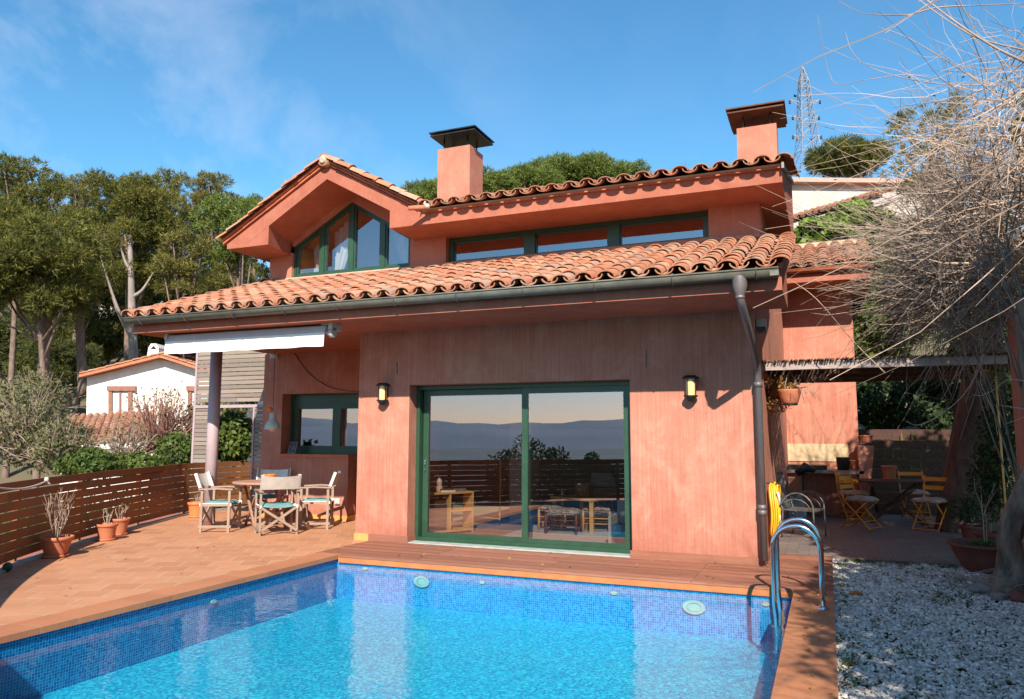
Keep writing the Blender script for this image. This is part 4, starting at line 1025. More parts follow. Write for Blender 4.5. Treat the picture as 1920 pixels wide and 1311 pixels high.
# wrought iron armchair
ar=thing('metal_armchair','grey metal garden armchair with curved arms behind the pool ladder','armchair',(0,0,0))
IRON=mat('grey_iron',(.19,.19,.175),(.13,.13,.12),7,.5,.2,metal=.3)
for s in (-1,1):
    pts=[(s*.28,-.26,0),(s*.28,-.25,.40)]+[(s*.28,-.02-.24*math.cos(math.pi*k/10)*1.0,.40+.26*math.sin(math.pi*k/10)) for k in range(1,10)]+[(s*.27,.30,.55)]
    b=MB();b.tube(pts,.013,8);b.tube([(s*.28,-.20,.42)]+[(s*.28,.0-.20*math.cos(math.pi*k/8),.42+.15*math.sin(math.pi*k/8)) for k in range(1,8)],.009,6);b.build('arm',IRON,ar)
    b=MB();b.tube([(s*.26,.22,0),(s*.25,.20,.40),(s*.24,.36,.95)],.013,8);b.build('back_post',IRON,ar)
b=MB()
for k in range(8): x=-.24+k*.0686;b.box(x-.020,-.25,.40,x+.020,.22,.41)
b.bar((-.28,-.25,.40),(.28,-.25,.40),.02,.02);b.bar((-.28,.22,.40),(.28,.22,.40),.02,.02);b.bar((-.26,0,.395),(.26,0,.395),.02,.012);b.build('seat',IRON,ar)
b=MB()
for k in range(7): x=-.21+k*.07;b.bar((x,.23,.42),(x,.37,.93),.028,.006,(0,1,0))
b.bar((-.26,.365,.94),(.26,.365,.94),.035,.02);b.build('backrest',IRON,ar)
put(ar,(-.40,12.35,0),math.radians(75))
# hose on the flank wall
hs=thing('garden_hose','coiled yellow garden hose hanging on the corner wall beside the downpipe','hose',(-.66,10.3,.9))
b=MB();rr=random.Random(4)
for k in range(9):
    cy=10.28+rr.uniform(-.05,.05);zc=.58+rr.uniform(-.03,.02);ry=.13+rr.uniform(-.02,.05);rz=.30+rr.uniform(-.02,.04);xo=XR+.045+.012*k
    pts=[(xo+.012*math.sin(3*a),cy+ry*math.sin(a),zc+rz*math.cos(a)-.03*abs(math.sin(a))) for a in [2*math.pi*i/28 for i in range(29)]]
    b.tube(pts,.0125,7,cap=False)
b.tube([(XR+.10,10.22,.40),(XR+.12,10.20,.25),(XR+.11,10.24,.08),(XR+.06,10.26,.01)],.0125,7);b.build('coil',YEL,hs)
b=MB();b.tube([(XR+.14,10.15,.80),(XR+.155,10.14,.72),(XR+.15,10.17,.62)],.017,8);b.tube([(XR+.15,10.17,.52),(XR+.15,10.18,.42)],.016,8);b.build('nozzle',PLAST,hs)
b=MB();b.tube([(XR,10.28,.90),(XR+.16,10.28,.90),(XR+.17,10.28,.94)],.008,6);b.build('hook',DSTEEL,hs)
# ---------------- pergola ----------------
pg=thing('pergola','reed matting laid on a pale weathered beam over the patio','pergola',(.6,10.3,0))
zb_=2.40
b=MB();b.box(XR+.002,10.28,zb_-.055,1.98,10.36,zb_+.045);b.build('beam',GREYB,pg)
b=MB();
for y in (11.2,12.1,13.0): b.box(XR+.002,y,zb_-.05,2.2,y+.07,zb_+.02)
b.build('rear_beam',DARKW,pg)
b=MB();x=XR-.2;rr=random.Random(2)
while x<2.2:
    for lay in range(2):
        z=zb_+.055+.012*lay+rr.uniform(-.006,.006);x1=x+rr.uniform(-.02,.02)
        if rr.random()<.90:
            a0=Vector((max(XR+.01,x1),10.24+rr.uniform(-.06,.04),z));a1=Vector((max(XR+.01,x1-.28+rr.uniform(-.05,.05)),13.1+rr.uniform(-.1,.1),z-.02))
            b.tube([a0,a0.lerp(a1,.5)+Vector((rr.uniform(-.01,.01),0,rr.uniform(-.012,.008))),a1],rr.uniform(.005,.009),5)
    x+=.0165
b.build('reed_mat',REED,pg)
# hanging pots
def trailing(name,m,parent,c,n,r,drop,size,seed):
    rg=np.random.default_rng(seed);pts=[]
    for i in range(n):
        a=rg.uniform(0,6.28);s=r*rg.uniform(.3,1.);z=rg.uniform(-.2,1)*r*.7;d=rg.uniform(0,drop)**1.5
        pts.append((c[0]+math.cos(a)*s,c[1]+math.sin(a)*s,c[2]+z-d))
    p=np.array(pts);a=rg.normal(0,1,(n,3));a/=np.linalg.norm(a,axis=1)[:,None];u=np.cross(a,rg.normal(0,1,(n,3)));u/=np.linalg.norm(u,axis=1)[:,None]
    s=size*rg.uniform(.5,1.4,n)[:,None];V=np.stack([p-a*s,p-u*s*.45,p+a*s,p+u*s*.45],1).reshape(-1,3)
    return arr_mesh(name,V,np.arange(4*n).reshape(-1,4),m,parent)
a=P(1481,745,'y',10.45)
h1=thing('hanging_pot','smooth terracotta bowl pot with trailing dry stems hanging under the pergola beam','hanging pot',(a.x,10.45,a.z-.09))
b=MB();b.lathe([(0,-.09),(.085,-.09),(.10,-.07),(.125,.0),(.135,.05),(.15,.085),(.15,.10),(.135,.10),(.12,.04),(0,.02)],(a.x,10.45,a.z),28);b.build('pot_body',TERRA,h1)
b=MB();b.lathe([(0,-.105),(.09,-.105),(.10,-.09),(0,-.089)],(a.x,10.45,a.z),20);b.build('saucer',BLACKP,h1)
b=MB()
for k in range(3): t=k*2.09;b.tube([(a.x+.13*math.cos(t),10.45+.13*math.sin(t),a.z+.08),(a.x,10.45,zb_-.03)],.003,5)
b.build('cord',CANVB,h1);trailing('foliage',DRYL,h1,(a.x,10.45,a.z+.12),420,.13,.28,.022,3)
b=MB();rr=random.Random(8)
for k in range(9):
    t=rr.uniform(-1.2,1.5);e=rr.uniform(.12,.26);q=Vector((a.x+.13*math.cos(t),10.45-.10,a.z+.10));b.tube([q,q+Vector((e*.5*math.cos(t),-.03,.03)),q+Vector((e*math.cos(t),-.04,-e*rr.uniform(.3,1.2)))],.003,5)
b.build('stem',TWIG,h1)
a=P(1450,735,'y',10.9)
h2=thing('hanging_pot','bushy hanging pot of brown dried foliage close to the flank wall','hanging pot',(a.x,10.9,a.z-.2))
b=MB();b.lathe([(0,-.1),(.08,-.1),(.12,.0),(.14,.08),(.12,.08),(0,.04)],(a.x+.03,10.9,a.z),20);b.build('pot_body',TERRAD,h2)
trailing('foliage',DRYL,h2,(a.x+.03,10.9,a.z+.06),1100,.20,.5,.026,5)
b=MB();b.tube([(a.x+.03,10.9,a.z+.05),(a.x+.03,10.9,zb_-.02)],.003,5);b.build('cord',CANVB,h2)
# ---------------- barbecue corner ----------------
bb=thing('barbecue_counter','masonry barbecue counter with a stone slab against the rear wing wall','counter',(-.1,15.8,0))
b=MB();b.box(XR+.01,15.5,.80,.60,16.19,.86);b.build('slab',STONE,bb)
b=MB();b.box(XR+.01,15.6,0,-.45,16.19,.80);b.box(-.45,16.0,0,.45,16.19,.80);b.box(.40,15.62,0,.50,16.0,.80);b.build('counter_wall',WALL,bb)
b=MB();b.box(XR+.02,15.52,.861,-.02,15.95,.95);b.box(-.5,15.45,.88,-.2,15.52,.93);b.build('grill_pan',BLACKP,bb)
b=MB();b.lathe([(0,0),(.10,0),(.12,.22),(.125,.24),(.11,.24),(.09,.02),(0,.02)],(.26,15.75,.862),20);tag(b.build('bucket',BLACKP),'black plastic bucket on the barbecue counter','bucket')
pot('orange clay pot on the barbecue counter beside the black bucket',.46,15.75,.105,.08,.19,TERRA,z=.862,grp=None,saucer=False)
b=MB();a=P(1612,832,'y',15.6);b.prism([(.52,15.3,0),(.52,15.6,0),(.52,16.19,1.36),(.52,15.3,1.33)],(.30,0,0)) if 0 else b.prism([(.525,15.5,1.33),(.80,15.5,1.33),(.70,15.5,.55),(.62,15.5,.0),(.525,15.5,0)],(0,.65,0));tag(b.build('plaster_buttress',WALL),'salmon plaster buttress wall end beside the barbecue counter','buttress')
pot('small terracotta pot on a black tray on top of the plaster buttress',.68,15.7,.12,.09,.16,TERRA,z=1.355,grp=None,saucer=False)
b=MB();b.box(.56,15.58,1.331,.80,15.82,1.354);tag(b.build('plant_tray',BLACKP),'flat black tray under the pot on the buttress','tray')
sk=P(1488,935,'y',14.9);b=MB();vs=[];N=20
for j in range(13):
    f=j/12
    for i in range(N):
        t=2*math.pi*i/N;r_=.16*(1-.25*f**3)*(1+.09*math.sin(3*t+f*4));vs.append((sk.x+r_*1.25*math.cos(t),14.9+r_*.7*math.sin(t),.0+.42*f+.02*math.sin(5*t)*f))
b.add(vs,[(j*N+i,j*N+(i+1)%N,(j+1)*N+(i+1)%N,(j+1)*N+i) for j in range(12) for i in range(N)]+[tuple(12*N+i for i in range(N))],True)
tag(b.build('sack',mat('pale_sack_cloth',(.46,.42,.38),(.36,.33,.30),7,.9,.5,30)),'pale slumped sack against the barbecue wall behind the armchair','sack')
st=thing('parasol_stand','dark closed folded parasol leaning at the barbecue counter','parasol',(-.45,15.2,0))
b=MB();b.tube([(-.46,15.2,0),(-.45,15.25,.9)],.016,8);b.build('pole',BLACKP,st);b=MB();b.tube([(-.55,15.2,.80),(-.40,15.25,.92),(-.24,15.3,.86)],[.06,.10,.05],10);b.build('folded_cloth',BLACKP,st)
# terraced sleepers
for k in range(7):
    y=16.5+k*.50;z=.20*(k+1);b=MB();b.box(.84,y,z-.42,2.9,y+.16,z+random.uniform(-.01,.01))
    tag(b.build('retaining_sleeper',DARKW,bevel=.015),['lowest','second','third','fourth','fifth','sixth','topmost'][k]+' dark wooden sleeper of the stepped bank behind the patio table','sleeper','sleepers stepping up the bank behind the patio')
    b=MB();b.box(.84,y+.16,z-.3,2.9,y+.50,z-.03);tag(b.build('bank_soil',SOIL,origin=(0,0,0)),kind='structure')
V,Fc=flat_leaves([(random.uniform(.9,2.8),16.72+random.choice(range(3,7))*.5+random.uniform(0,.2)) for _ in range(160)],26,.06,.02,.0,.06)
V[:,2]+=np.floor((V[:,1]-16.5)/.5)*.20+.16
tag(arr_mesh('bank_grass',V,Fc,GRASS),kind='stuff')
b=MB();b.box(.58,20.1,-.2,3.2,20.3,1.66);tag(b.build('brick_edge_wall',mat('dark_brick',(.09,.035,.025),(.055,.03,.022),9,.9,.5,20)),'low dark brick wall at the top of the sleeper bank','wall')
# right boundary
gwx=P(1899,760,'y',9.75).x
b=MB();b.box(gwx,1.5,-.1,gwx+.28,9.75,2.9);gwall=b.build('garden_wall',WALLS);tag(gwall,'shaded salmon plaster boundary wall at the right edge beside the gravel','wall')
# big leaning trunk
bt=thing('leaning_pine','stout pine with a thick leaning trunk behind the patio and a thin open crown','tree',(2.05,14.3,0))
pts=[(2.05,14.2,-.1),(2.12,14.3,.5),(2.28,14.5,1.4),(2.45,14.6,2.4),(2.5,14.9,3.6),(2.3,15.2,5.0),(2.1,15.4,6.4)]
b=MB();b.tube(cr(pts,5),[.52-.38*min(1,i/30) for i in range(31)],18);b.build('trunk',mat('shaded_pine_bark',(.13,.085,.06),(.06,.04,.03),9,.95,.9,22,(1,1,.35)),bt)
TREE_LEAN=bt
# grey twisted stem of the vine
VT=[P(1893,1118,'z',-.03),P(1897,1060,'y',8.95),P(1893,1010,'y',8.9),P(1912,950,'y',8.8),P(1942,850,'y',8.6),P(1935,700,'y',8.4),P(1920,560,'y',8.2)]
# pots on the right
def bowl(label,x,y,r,h,m):
    t=thing('plant_bowl',label,'planter',(x,y,0));b=MB();b.lathe([(0,.0),(r*.55,.0),(r*.62,.02),(r*.88,h*.6),(r*.96,h*.88),(r*1.04,h*.92),(r*1.04,h),(r*.93,h),(r*.85,h*.8),(0,h*.75)],(x,y,-.04),36);b.build('bowl_body',m,t)
    b=MB();b.lathe([(r*.88,h*.82),(0,h*.86)],(x,y,-.04),24);b.build('soil',SOIL,t);return t
bl=bowl('wide dark clay bowl with moss at the patio edge',1.66,10.15,.42,.34,TERRAD)
V,Fc=flat_leaves([(1.66+random.gauss(0,.15),10.15+random.gauss(0,.13)) for _ in range(60)],40,.04,.010,.27,.32);arr_mesh('moss',V,Fc,CLOV,bl)
b=MB();twigs(b,(1.6,10.1,.25),2,1.1,.35,.006,2,3);b.build('twig',TWIG,bl)
def bushy(name,m,parent,c,rad,n,size,seed,flat=.5,surf=.0):
    rg=np.random.default_rng(seed);d=rg.normal(0,1,(n,3));d/=np.linalg.norm(d,axis=1)[:,None]
    r=rg.uniform(surf,1,n)**(1/2.2);p=np.array(c)+d*r[:,None]*np.array(rad)*(1+.18*np.sin(d[:,:1]*7+seed)*np.cos(d[:,2:]*6))
    a=rg.normal(0,1,(n,3));a/=np.linalg.norm(a,axis=1)[:,None];u=np.cross(a,d+rg.normal(0,.5,(n,3)));u/=np.linalg.norm(u,axis=1)[:,None]
    s=size*rg.uniform(.5,1.4,n)[:,None];V=np.stack([p-a*s,p-u*s*flat,p+a*s,p+u*s*flat],1).reshape(-1,3)
    return arr_mesh(name,V,np.arange(4*n).reshape(-1,4),m,parent)
for lab,x,y,rt,h,leafm,c,rad,n in (('red clay pot with a leafy green shrub by the boundary wall',1.87,11.3,.20,.30,LEAFD,(1.87,11.3,.9),(.26,.26,.55),1500),('small red pot with green foliage behind the larger red pot',1.85,12.6,.16,.24,LEAFD,(1.8,12.6,.45),(.22,.2,.22),600)):
    t=pot(lab,x,y,rt,rt*.7,h,TERRAD,grp='shrub pots by the boundary wall');bushy('foliage',leafm,t,c,rad,n,.028,n)
    b=MB();twigs(b,(x,y,h*.8),6,c[2]*1.2,.12,.006,2,n);b.build('stem',TWIG,t)
vp=thing('climbing_plant','dark leafy climber on canes beside the boundary wall and pergola end','climber',(2.0,11.0,0))
bushy('foliage',LEAFD,vp,(2.02,11.2,1.35),(.26,.55,.9),3800,.03,31);bushy('foliage',LEAFG,vp,(1.92,10.6,2.2),(.14,.2,.25),160,.03,32)
b=MB();b.tube([(1.90,10.5,0),(1.88,10.45,2.2)],.012,6);b.tube([(1.96,11.2,0),(2.0,11.1,2.3)],.012,6);b.build('cane',PINEW,vp)
# brick, rocks and cut twigs on the gravel
b=MB();vs=[]
rr=random.Random(3)
def rock(mb,c,r,seed,sz=.6):
    rr=random.Random(seed);n=9;m_=6
    vs=[(c[0],c[1],c[2]+r[2])]
    for j in range(1,m_):
        for i in range(n):
            t=math.pi*j/m_;a=2*math.pi*i/n;k=1+rr.uniform(-.16,.16);vs.append((c[0]+r[0]*math.sin(t)*math.cos(a)*k,c[1]+r[1]*math.sin(t)*math.sin(a)*k,c[2]+r[2]*math.cos(t)*k))
    vs.append((c[0],c[1],c[2]-r[2]));fs=[(0,1+i,1+(i+1)%n) for i in range(n)]+[(1+j*n+i,1+(j+1)*n+i,1+(j+1)*n+(i+1)%n,1+j*n+(i+1)%n) for j in range(m_-2) for i in range(n)]+[(len(vs)-1,1+(m_-2)*n+(i+1)%n,1+(m_-2)*n+i) for i in range(n)]
    mb.add(vs,fs)
a=P(1605,1113,'z',.0);b=MB();rock(b,(a.x,a.y,.0),(.06,.038,.03),4);tag(b.build('brick_piece',CLAYE),'broken piece of orange brick lying on the white gravel','brick')
for k,(u,v,r,l) in enumerate(((1850,1108,(.17,.12,.07),'flat brown rock at the foot of the grey vine trunk'),(1915,1125,(.10,.1,.08),'reddish rock right of the vine trunk at the frame edge'),(1875,1122,(.08,.06,.045),'small dark rock in front of the grey vine trunk'))):
    a=P(u,v,'z',0);b=MB();rock(b,(a.x,a.y,.01),r,k+9);tag(b.build('rock',STONE if k!=1 else TERRAD),l,'rock')
b=MB();rr=random.Random(12)
for k in range(34):
    a=P(rr.gauss(1850,34),rr.gauss(1082,16),'z',.02);t=rr.uniform(-.6,.6)+(math.pi if rr.random()<.3 else 0);l_=rr.uniform(.15,.5)
    q=a+Vector((math.cos(t)*l_,math.sin(t)*l_,rr.uniform(0,.16)));b.tube([a,a.lerp(q,.5)+Vector((0,rr.uniform(-.04,.04),.03)),q],[.006,.005,.002],5)
tag(b.build('cut_twigs',TWIG,origin=(1.5,8.9,0)),kind='stuff')
# ---------------- inside the living room ----------------
def boxes(name,m,parent,*bx):
    b=MB()
    for q in bx: b.box(*q)
    return b.build(name,m,parent)
sh=thing('bookcase','low honey pine shelf unit behind the left glass of the sliding door','bookcase',(0,0,0))
boxes('shelf_board',PINEW,sh,(-.42,-.14,.60,.42,.14,.625),(-.40,-.14,.03,.40,.14,.055),(.02,-.13,.33,.40,.13,.35))
boxes('side_panel',PINEW,sh,(-.42,-.14,0,-.395,.14,.60),(.395,-.14,0,.42,.14,.60),(-.005,-.13,.055,.018,.13,.60));boxes('stored_box',DARKW,sh,(-.35,-.1,.056,-.05,.1,.5))
put(sh,(-5.48,10.55,.004),math.radians(58))
bk=[('pile of books with a pale top cover on the pine shelf',(.0,-.02,.63),(CANV,(-.10,-.08,0,.12,.08,.035)),(DARKW,(-.12,-.09,.036,.10,.07,.05))),('flat grey book at the right of the pine shelf',(.24,.02,.63),(ZINC,(-.1,-.08,0,.1,.08,.04)),None)]
M_=Matrix.Rotation(math.radians(58),3,'Z')
for lab,loc,a_,c_ in bk:
    t=thing('book',lab,'book');boxes('cover',a_[0],t,a_[1])
    if c_: boxes('cover',c_[0],t,c_[1])
    w_=M_@Vector(loc);put(t,(-5.48+w_.x,10.55+w_.y,loc[2]),math.radians(40))
b=MB();w_=M_@Vector((-.12,0,0));cx,cy=-5.48+w_.x,10.55+w_.y;b.lathe([(0,0),(.05,0),(.055,.07),(.035,.10),(.045,.14),(.04,.18),(.015,.21),(0,.22)],(cx,cy,.63),16);tag(b.build('figurine',mat('pale_ceramic',(.6,.3,.24),(.7,.6,.5),12,.4)),'small reddish and pale ceramic figure on the pine shelf','figurine')
def stool(label,m,x,y,rz,h=.42,w_=.19):
    t=thing('stool',label,'stool',(0,0,0),'rush seat stools in the living room')
    for sx in (-1,1):
        for sy in (-1,1): b=MB();b.tube([(sx*w_,sy*w_*.8,0),(sx*w_,sy*w_*.8,h)],.021,10);b.build('leg',m,t)
    b=MB();
    for z in (.14,.22):
        for s in (-1,1): b.tube([(-w_,s*w_*.8,z),(w_,s*w_*.8,z)],.010,6);b.tube([(s*w_,-w_*.8,z+.03),(s*w_,w_*.8,z+.03)],.010,6)
    b.build('stretcher',m,t)
    b=MB();b.box(-w_,-w_*.8,h-.03,w_,w_*.8,h);b.build('seat',PINEW,t)
    b=MB();vs=[];N=12
    for top in (1,0):
        for j in range(N+1):
            for i in range(N+1):
                u=i/N;v=j/N;e=min(u,1-u,v,1-v);k=min(1,e*5)**.5
                vs.append((-w_-.02+(2*w_+.04)*u,(-w_-.02+(2*w_+.04)*v)*.85,h+(.05*k+.006*math.sin(u*19)*math.cos(v*15) if top else 0)))
    n1=(N+1)**2;fs=[(j*(N+1)+i,j*(N+1)+i+1,(j+1)*(N+1)+i+1,(j+1)*(N+1)+i) for j in range(N) for i in range(N)]
    b.add(vs,fs+[tuple(n1+k for k in f[::-1]) for f in fs],True);b.build('seat_cushion',mat('floral_cloth',(.55,.48,.38),(.20,.10,.09),40,.9,lo=.45,hi=.55),t)
    put(t,(x,y,.006),rz);return t
stool('stool with dark red turned legs and a floral cushion, in front',REDW,-3.78,11.18,math.radians(6),.335,.235)
stool('light wooden stool with a floral cushion, right of the small table',PINEW,-3.36,11.62,math.radians(8),.35,.21)
stool('light wooden stool half hidden left of the dark red stool',PINEW,-4.10,11.55,math.radians(8),.34,.18)
ct=thing('side_table','honey pine side table with slim legs behind the stools','table',(-3.7,11.7,0))
for x,y in ((-4.10,11.66),(-3.36,11.28),(-3.10,11.95),(-3.8,12.2)): boxes('leg',PINEW,ct,(x-.03,y-.03,.005,x+.03,y+.03,.50))
b=MB();b.prism([(-4.15,11.63,.50),(-3.34,11.22,.50),(-3.05,11.98,.50),(-3.82,12.26,.50)],(0,0,.03));b.build('table_top',PINEW,ct)
bx=thing('leather_box','brown leather box with small packets on the pine side table','box',(-3.62,11.75,.531))
b=MB();b.lathe([(0,.0),(.13,0),(.14,.02),(.14,.17),(.145,.19),(.13,.19),(.12,.05),(0,.04)],(-3.62,11.75,.531),20);b.build('box_body',mat('brown_leather',(.40,.15,.04),(.30,.11,.03),6,.4),bx)
boxes('packet',CANV,bx,(-3.72,11.7,.70,-3.64,11.76,.74));boxes('packet',mat('turquoise_card',(.05,.42,.40)),bx,(-3.60,11.7,.70,-3.50,11.76,.745))
b=MB();b.prism([(-4.5,10.25,.006),(-2.75,10.05,.006),(-2.6,11.9,.006),(-4.6,12.2,.006)],(0,0,.012));tag(b.build('rug',mat('woven_rug',(.70,.63,.55),(.48,.40,.34),25,.95,.5,120)),'pale woven rug under the stools on the boarded floor','rug')
def shell_chair(label,x,y,rz):
    t=thing('shell_chair',label,'chair',(0,0,0),'pale shell chairs in the living room');b=MB();vs=[];N=12
    for j in range(N+1):
        f=j/N
        for i in range(N+1):
            g_=(i/N-.5)*2
            if f<.45: y_=-.22+.44*f/.45;z=.44-.02*math.sin(f*7)+.07*g_*g_;x_=g_*.23
            else: k=(f-.45)/.55;y_=.22+.10*k-.10*g_*g_*(1-.3*k);z=.44+.42*k+.06*g_*g_*(1-k);x_=g_*(.24-.06*k**3)
            vs.append((x_,y_,z))
    b.add(vs,[(j*(N+1)+i,j*(N+1)+i+1,(j+1)*(N+1)+i+1,(j+1)*(N+1)+i) for j in range(N) for i in range(N)],True);b.build('shell_seat',mat('grey_shell',(.42,.39,.36),(.38,.36,.34),3,.5),t)
    for sx in (-1,1):
        for sy in (-1,1): b=MB();b.tube([(sx*.12,sy*.12,.42),(sx*.22,sy*.22,0)],.012,6);b.build('leg',PINEW,t)
    put(t,(x,y,.006),rz)
shell_chair('pale grey shell chair behind the leather box',-3.55,12.9,math.radians(170))
shell_chair('pale grey shell chair at the right edge of the glass door',-2.75,12.7,math.radians(150))
gt=thing('glass_top_table','dark glass topped table between the shell chairs','table',(-3.0,12.2,0));b=MB();b.prism([(-4.6,12.1,.62),(-2.9,12.2,.62),(-2.4,12.7,.62),(-3.9,12.9,.62)],(0,0,.012));b.build('table_top',DSTEEL,gt);boxes('leg',PINEW,gt,(-3.05,12.3,0,-3.01,12.34,.62),(-4.2,12.3,0,-4.16,12.34,.62))
ac=thing('armchair','white plastic armchair at the right edge inside the glass door','armchair',(-2.5,10.2,0))
boxes('side_panel',PLAST,ac,(-2.78,10.1,.005,-2.74,10.45,.42));boxes('seat',mat('blue_cloth',(.03,.12,.22),(.02,.09,.17)),ac,(-2.74,10.1,.18,-2.3,10.5,.30));boxes('backrest',PLAST,ac,(-2.74,10.46,.1,-2.3,10.5,.6))
mr=thing('mirror_frame','slim wooden standing frame with rounded corners in the living room','frame',(-5.2,11.9,0))
pp=[(-5.75,12.0,1.25),(-5.15,11.75,1.25),(-5.08,11.72,1.18),(-5.08,11.72,.20),(-5.15,11.75,.12),(-5.75,12.0,.12)]
b=MB();b.tube(cr(pp,4),.013,6);b.build('frame_border',PINEW,mr)
# =====================================================  TREES AND PLANTS  =====================================================
def tuft_mesh(name,m,parent,C,Dr,nb,L,Wd,seed):
    """C tuft points, Dr outward directions: nb thin blades each"""
    rg=np.random.default_rng(seed);n=len(C)*nb
    c=np.repeat(C,nb,0);d=np.repeat(Dr,nb,0)+rg.normal(0,.62,(n,3));d/=np.linalg.norm(d,axis=1)[:,None]
    s=np.cross(d,rg.normal(0,1,(n,3)));s/=np.linalg.norm(s,axis=1)[:,None]
    l=L*rg.uniform(.55,1.25,n)[:,None];w_=Wd*rg.uniform(.6,1.3,n)[:,None]
    b0=c+rg.normal(0,L*.22,(n,3))
    V=np.stack([b0-s*w_,b0+s*w_,b0+d*l],1).reshape(-1,3)
    return arr_mesh(name,V,np.arange(3*n).reshape(-1,3),m,parent)
def lobes_points(lobes,dens,seed):
    rg=np.random.default_rng(seed);C=[];Dn=[]
    for (c,r) in lobes:
        r=np.array(r,float);n=int(dens*(r[0]*r[1]+r[0]*r[2]+r[1]*r[2])*4.2)
        d=rg.normal(0,1,(n,3));d/=np.linalg.norm(d,axis=1)[:,None]
        k=(d[:,2]>-.35)|(rg.random(n)<.25);d=d[k]
        q=.74+.26*rg.random(len(d))**.6
        bump=1+.16*np.sin(d[:,0]*9+c[0])*np.cos(d[:,1]*8+c[1])+.10*np.sin(d[:,2]*13+c[2])
        C.append(np.array(c)+d*r*(q*bump)[:,None]);e=d/r*r.mean();e[:,2]+=.35;e/=np.linalg.norm(e,axis=1)[:,None];Dn.append(e)
    return np.concatenate(C),np.concatenate(Dn)
def pine(label,u,vt,vb,wpx,D,m,seed,base=None,grp='pines on the slope behind the white house',flat=.55,nl=20,dens=40,blade=.19,tr=.15,fork=None,parent_t=None,lob=.34,bw=.022):
    rr=random.Random(seed);top=P(u,vt,'d',D);bot=P(u,vb,'d',D);R=wpx/2/FOC*D;H=(top.z-bot.z);cx,cy=top.x,top.y;cz=(top.z+bot.z)/2
    gz_=hgt(cx,cy) if base is None else base
    t=parent_t or thing('pine_tree',label,'pine tree',(cx,cy,gz_),grp)
    lobes=[]
    nl=int(nl*2.3);lob=lob*.66
    for i in range(nl):
        a=rr.uniform(0,6.28);k=rr.random()**.5;zz=rr.uniform(-1,1);env=math.sqrt(max(0.05,1-(zz*.85)**2)) if zz>0 else (1-.35*abs(zz))
        lr=R*lob*rr.uniform(.7,1.25)
        lobes.append(((cx+math.cos(a)*k*(R-lr*.7)*env,cy+math.sin(a)*k*(R-lr*.7)*env,cz+zz*(H/2-lr*flat*.8)),(lr,lr,lr*flat*rr.uniform(1.1,1.9))))
    lobes.append(((cx,cy,top.z-R*lob*.55),(R*lob,R*lob,R*lob*.6)))
    C,Dn=lobes_points(lobes,dens,seed);tuft_mesh('crown',m,t,C,Dn,6,blade,bw,seed)
    b=MB();tw=P(u if fork is None else fork,vb+60,'d',D)
    pts=cr([(tw.x+rr.uniform(-.3,.3),tw.y,gz_-.5),(tw.x,tw.y,gz_+(bot.z-gz_)*.6),(cx*.6+tw.x*.4,cy*.6+tw.y*.4,bot.z+H*.25),(cx,cy,top.z-H*.25)],6)
    b.tube(pts,[tr*(1-.75*i/(len(pts)-1)) for i in range(len(pts))],9)
    for c,r in lobes[::2]:
        i=rr.randint(8,15);p=pts[i];q=Vector(c);mdl=p.lerp(q,.5)-Vector((0,0,rr.uniform(0,.12)*(q-p).length))
        b.tube([p,mdl,q],[tr*.36,tr*.26,tr*.10],6)
    b.build('trunk',BARK,t);return t
PN=[ # label,u,vt,vb,w,D,mat
('tall dark pine at the left edge with the highest crown',35,300,440,150,34,NEED,1,dict(nl=16)),
('broad lower pine hanging in front at the left edge',60,395,600,230,29,NEED,2,dict(nl=30,fork=88)),
('olive pine rising between the left edge pine and the large central pine',150,330,430,110,44,NEEDY,3,dict(nl=12)),
('large rounded pine above the twin grey trunks',245,342,560,185,36,NEED,4,dict(nl=32,fork=245,tr=.3)),
('slim olive pine with a flat top against the sky, left of the pair',320,322,430,84,46,NEEDY,5,dict(nl=12)),
('olive pine with a rounded top against the sky, right of the pair',408,328,440,100,45,NEEDY,6,dict(nl=14)),
('bright green pine just left of the gable',430,376,500,130,33,NEEDB,7,dict(nl=20,fork=460)),
('small bright pine whose crown touches the gable tiles',478,372,430,90,52,NEEDB,8,dict(nl=10)),
('shaggy pine right of the twin trunks with low hanging crown',345,440,560,110,31,NEEDY,9,dict(nl=18)),
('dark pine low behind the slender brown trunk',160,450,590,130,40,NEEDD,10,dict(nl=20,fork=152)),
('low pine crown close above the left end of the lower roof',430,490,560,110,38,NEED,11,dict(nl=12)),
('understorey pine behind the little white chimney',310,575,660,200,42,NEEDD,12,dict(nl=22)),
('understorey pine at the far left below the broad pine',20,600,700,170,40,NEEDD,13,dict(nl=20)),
('understorey pine between the trunks left of the white house',190,585,680,150,44,NEED,14,dict(nl=20)),
('shadowy understorey pine above the scrub left of the white house',110,640,730,150,37,NEEDD,15,dict(nl=18)),
]
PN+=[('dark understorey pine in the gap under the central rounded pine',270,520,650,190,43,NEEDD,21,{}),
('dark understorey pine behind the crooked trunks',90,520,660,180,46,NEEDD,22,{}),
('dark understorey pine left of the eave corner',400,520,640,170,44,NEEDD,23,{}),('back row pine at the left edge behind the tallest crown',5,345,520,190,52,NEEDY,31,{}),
('back row pine filling the gap beside the rounded pine',105,385,560,190,50,NEEDY,32,{}),
('back row pine behind the rounded pine crown',205,380,570,190,52,NEED,33,{}),
('back row pine under the two flat topped pines',365,400,600,210,50,NEEDY,34,{}),
('back row pine low behind the gable corner',465,425,600,150,56,NEED,35,{}),
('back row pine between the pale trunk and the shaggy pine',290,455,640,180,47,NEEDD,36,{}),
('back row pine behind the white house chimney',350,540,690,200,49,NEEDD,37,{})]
for (l,u,vt,vb,w_,D,m,s,k) in PN: pine(l,u,vt,vb,w_*(1.22 if s<30 else 1),D,m,s,**k)
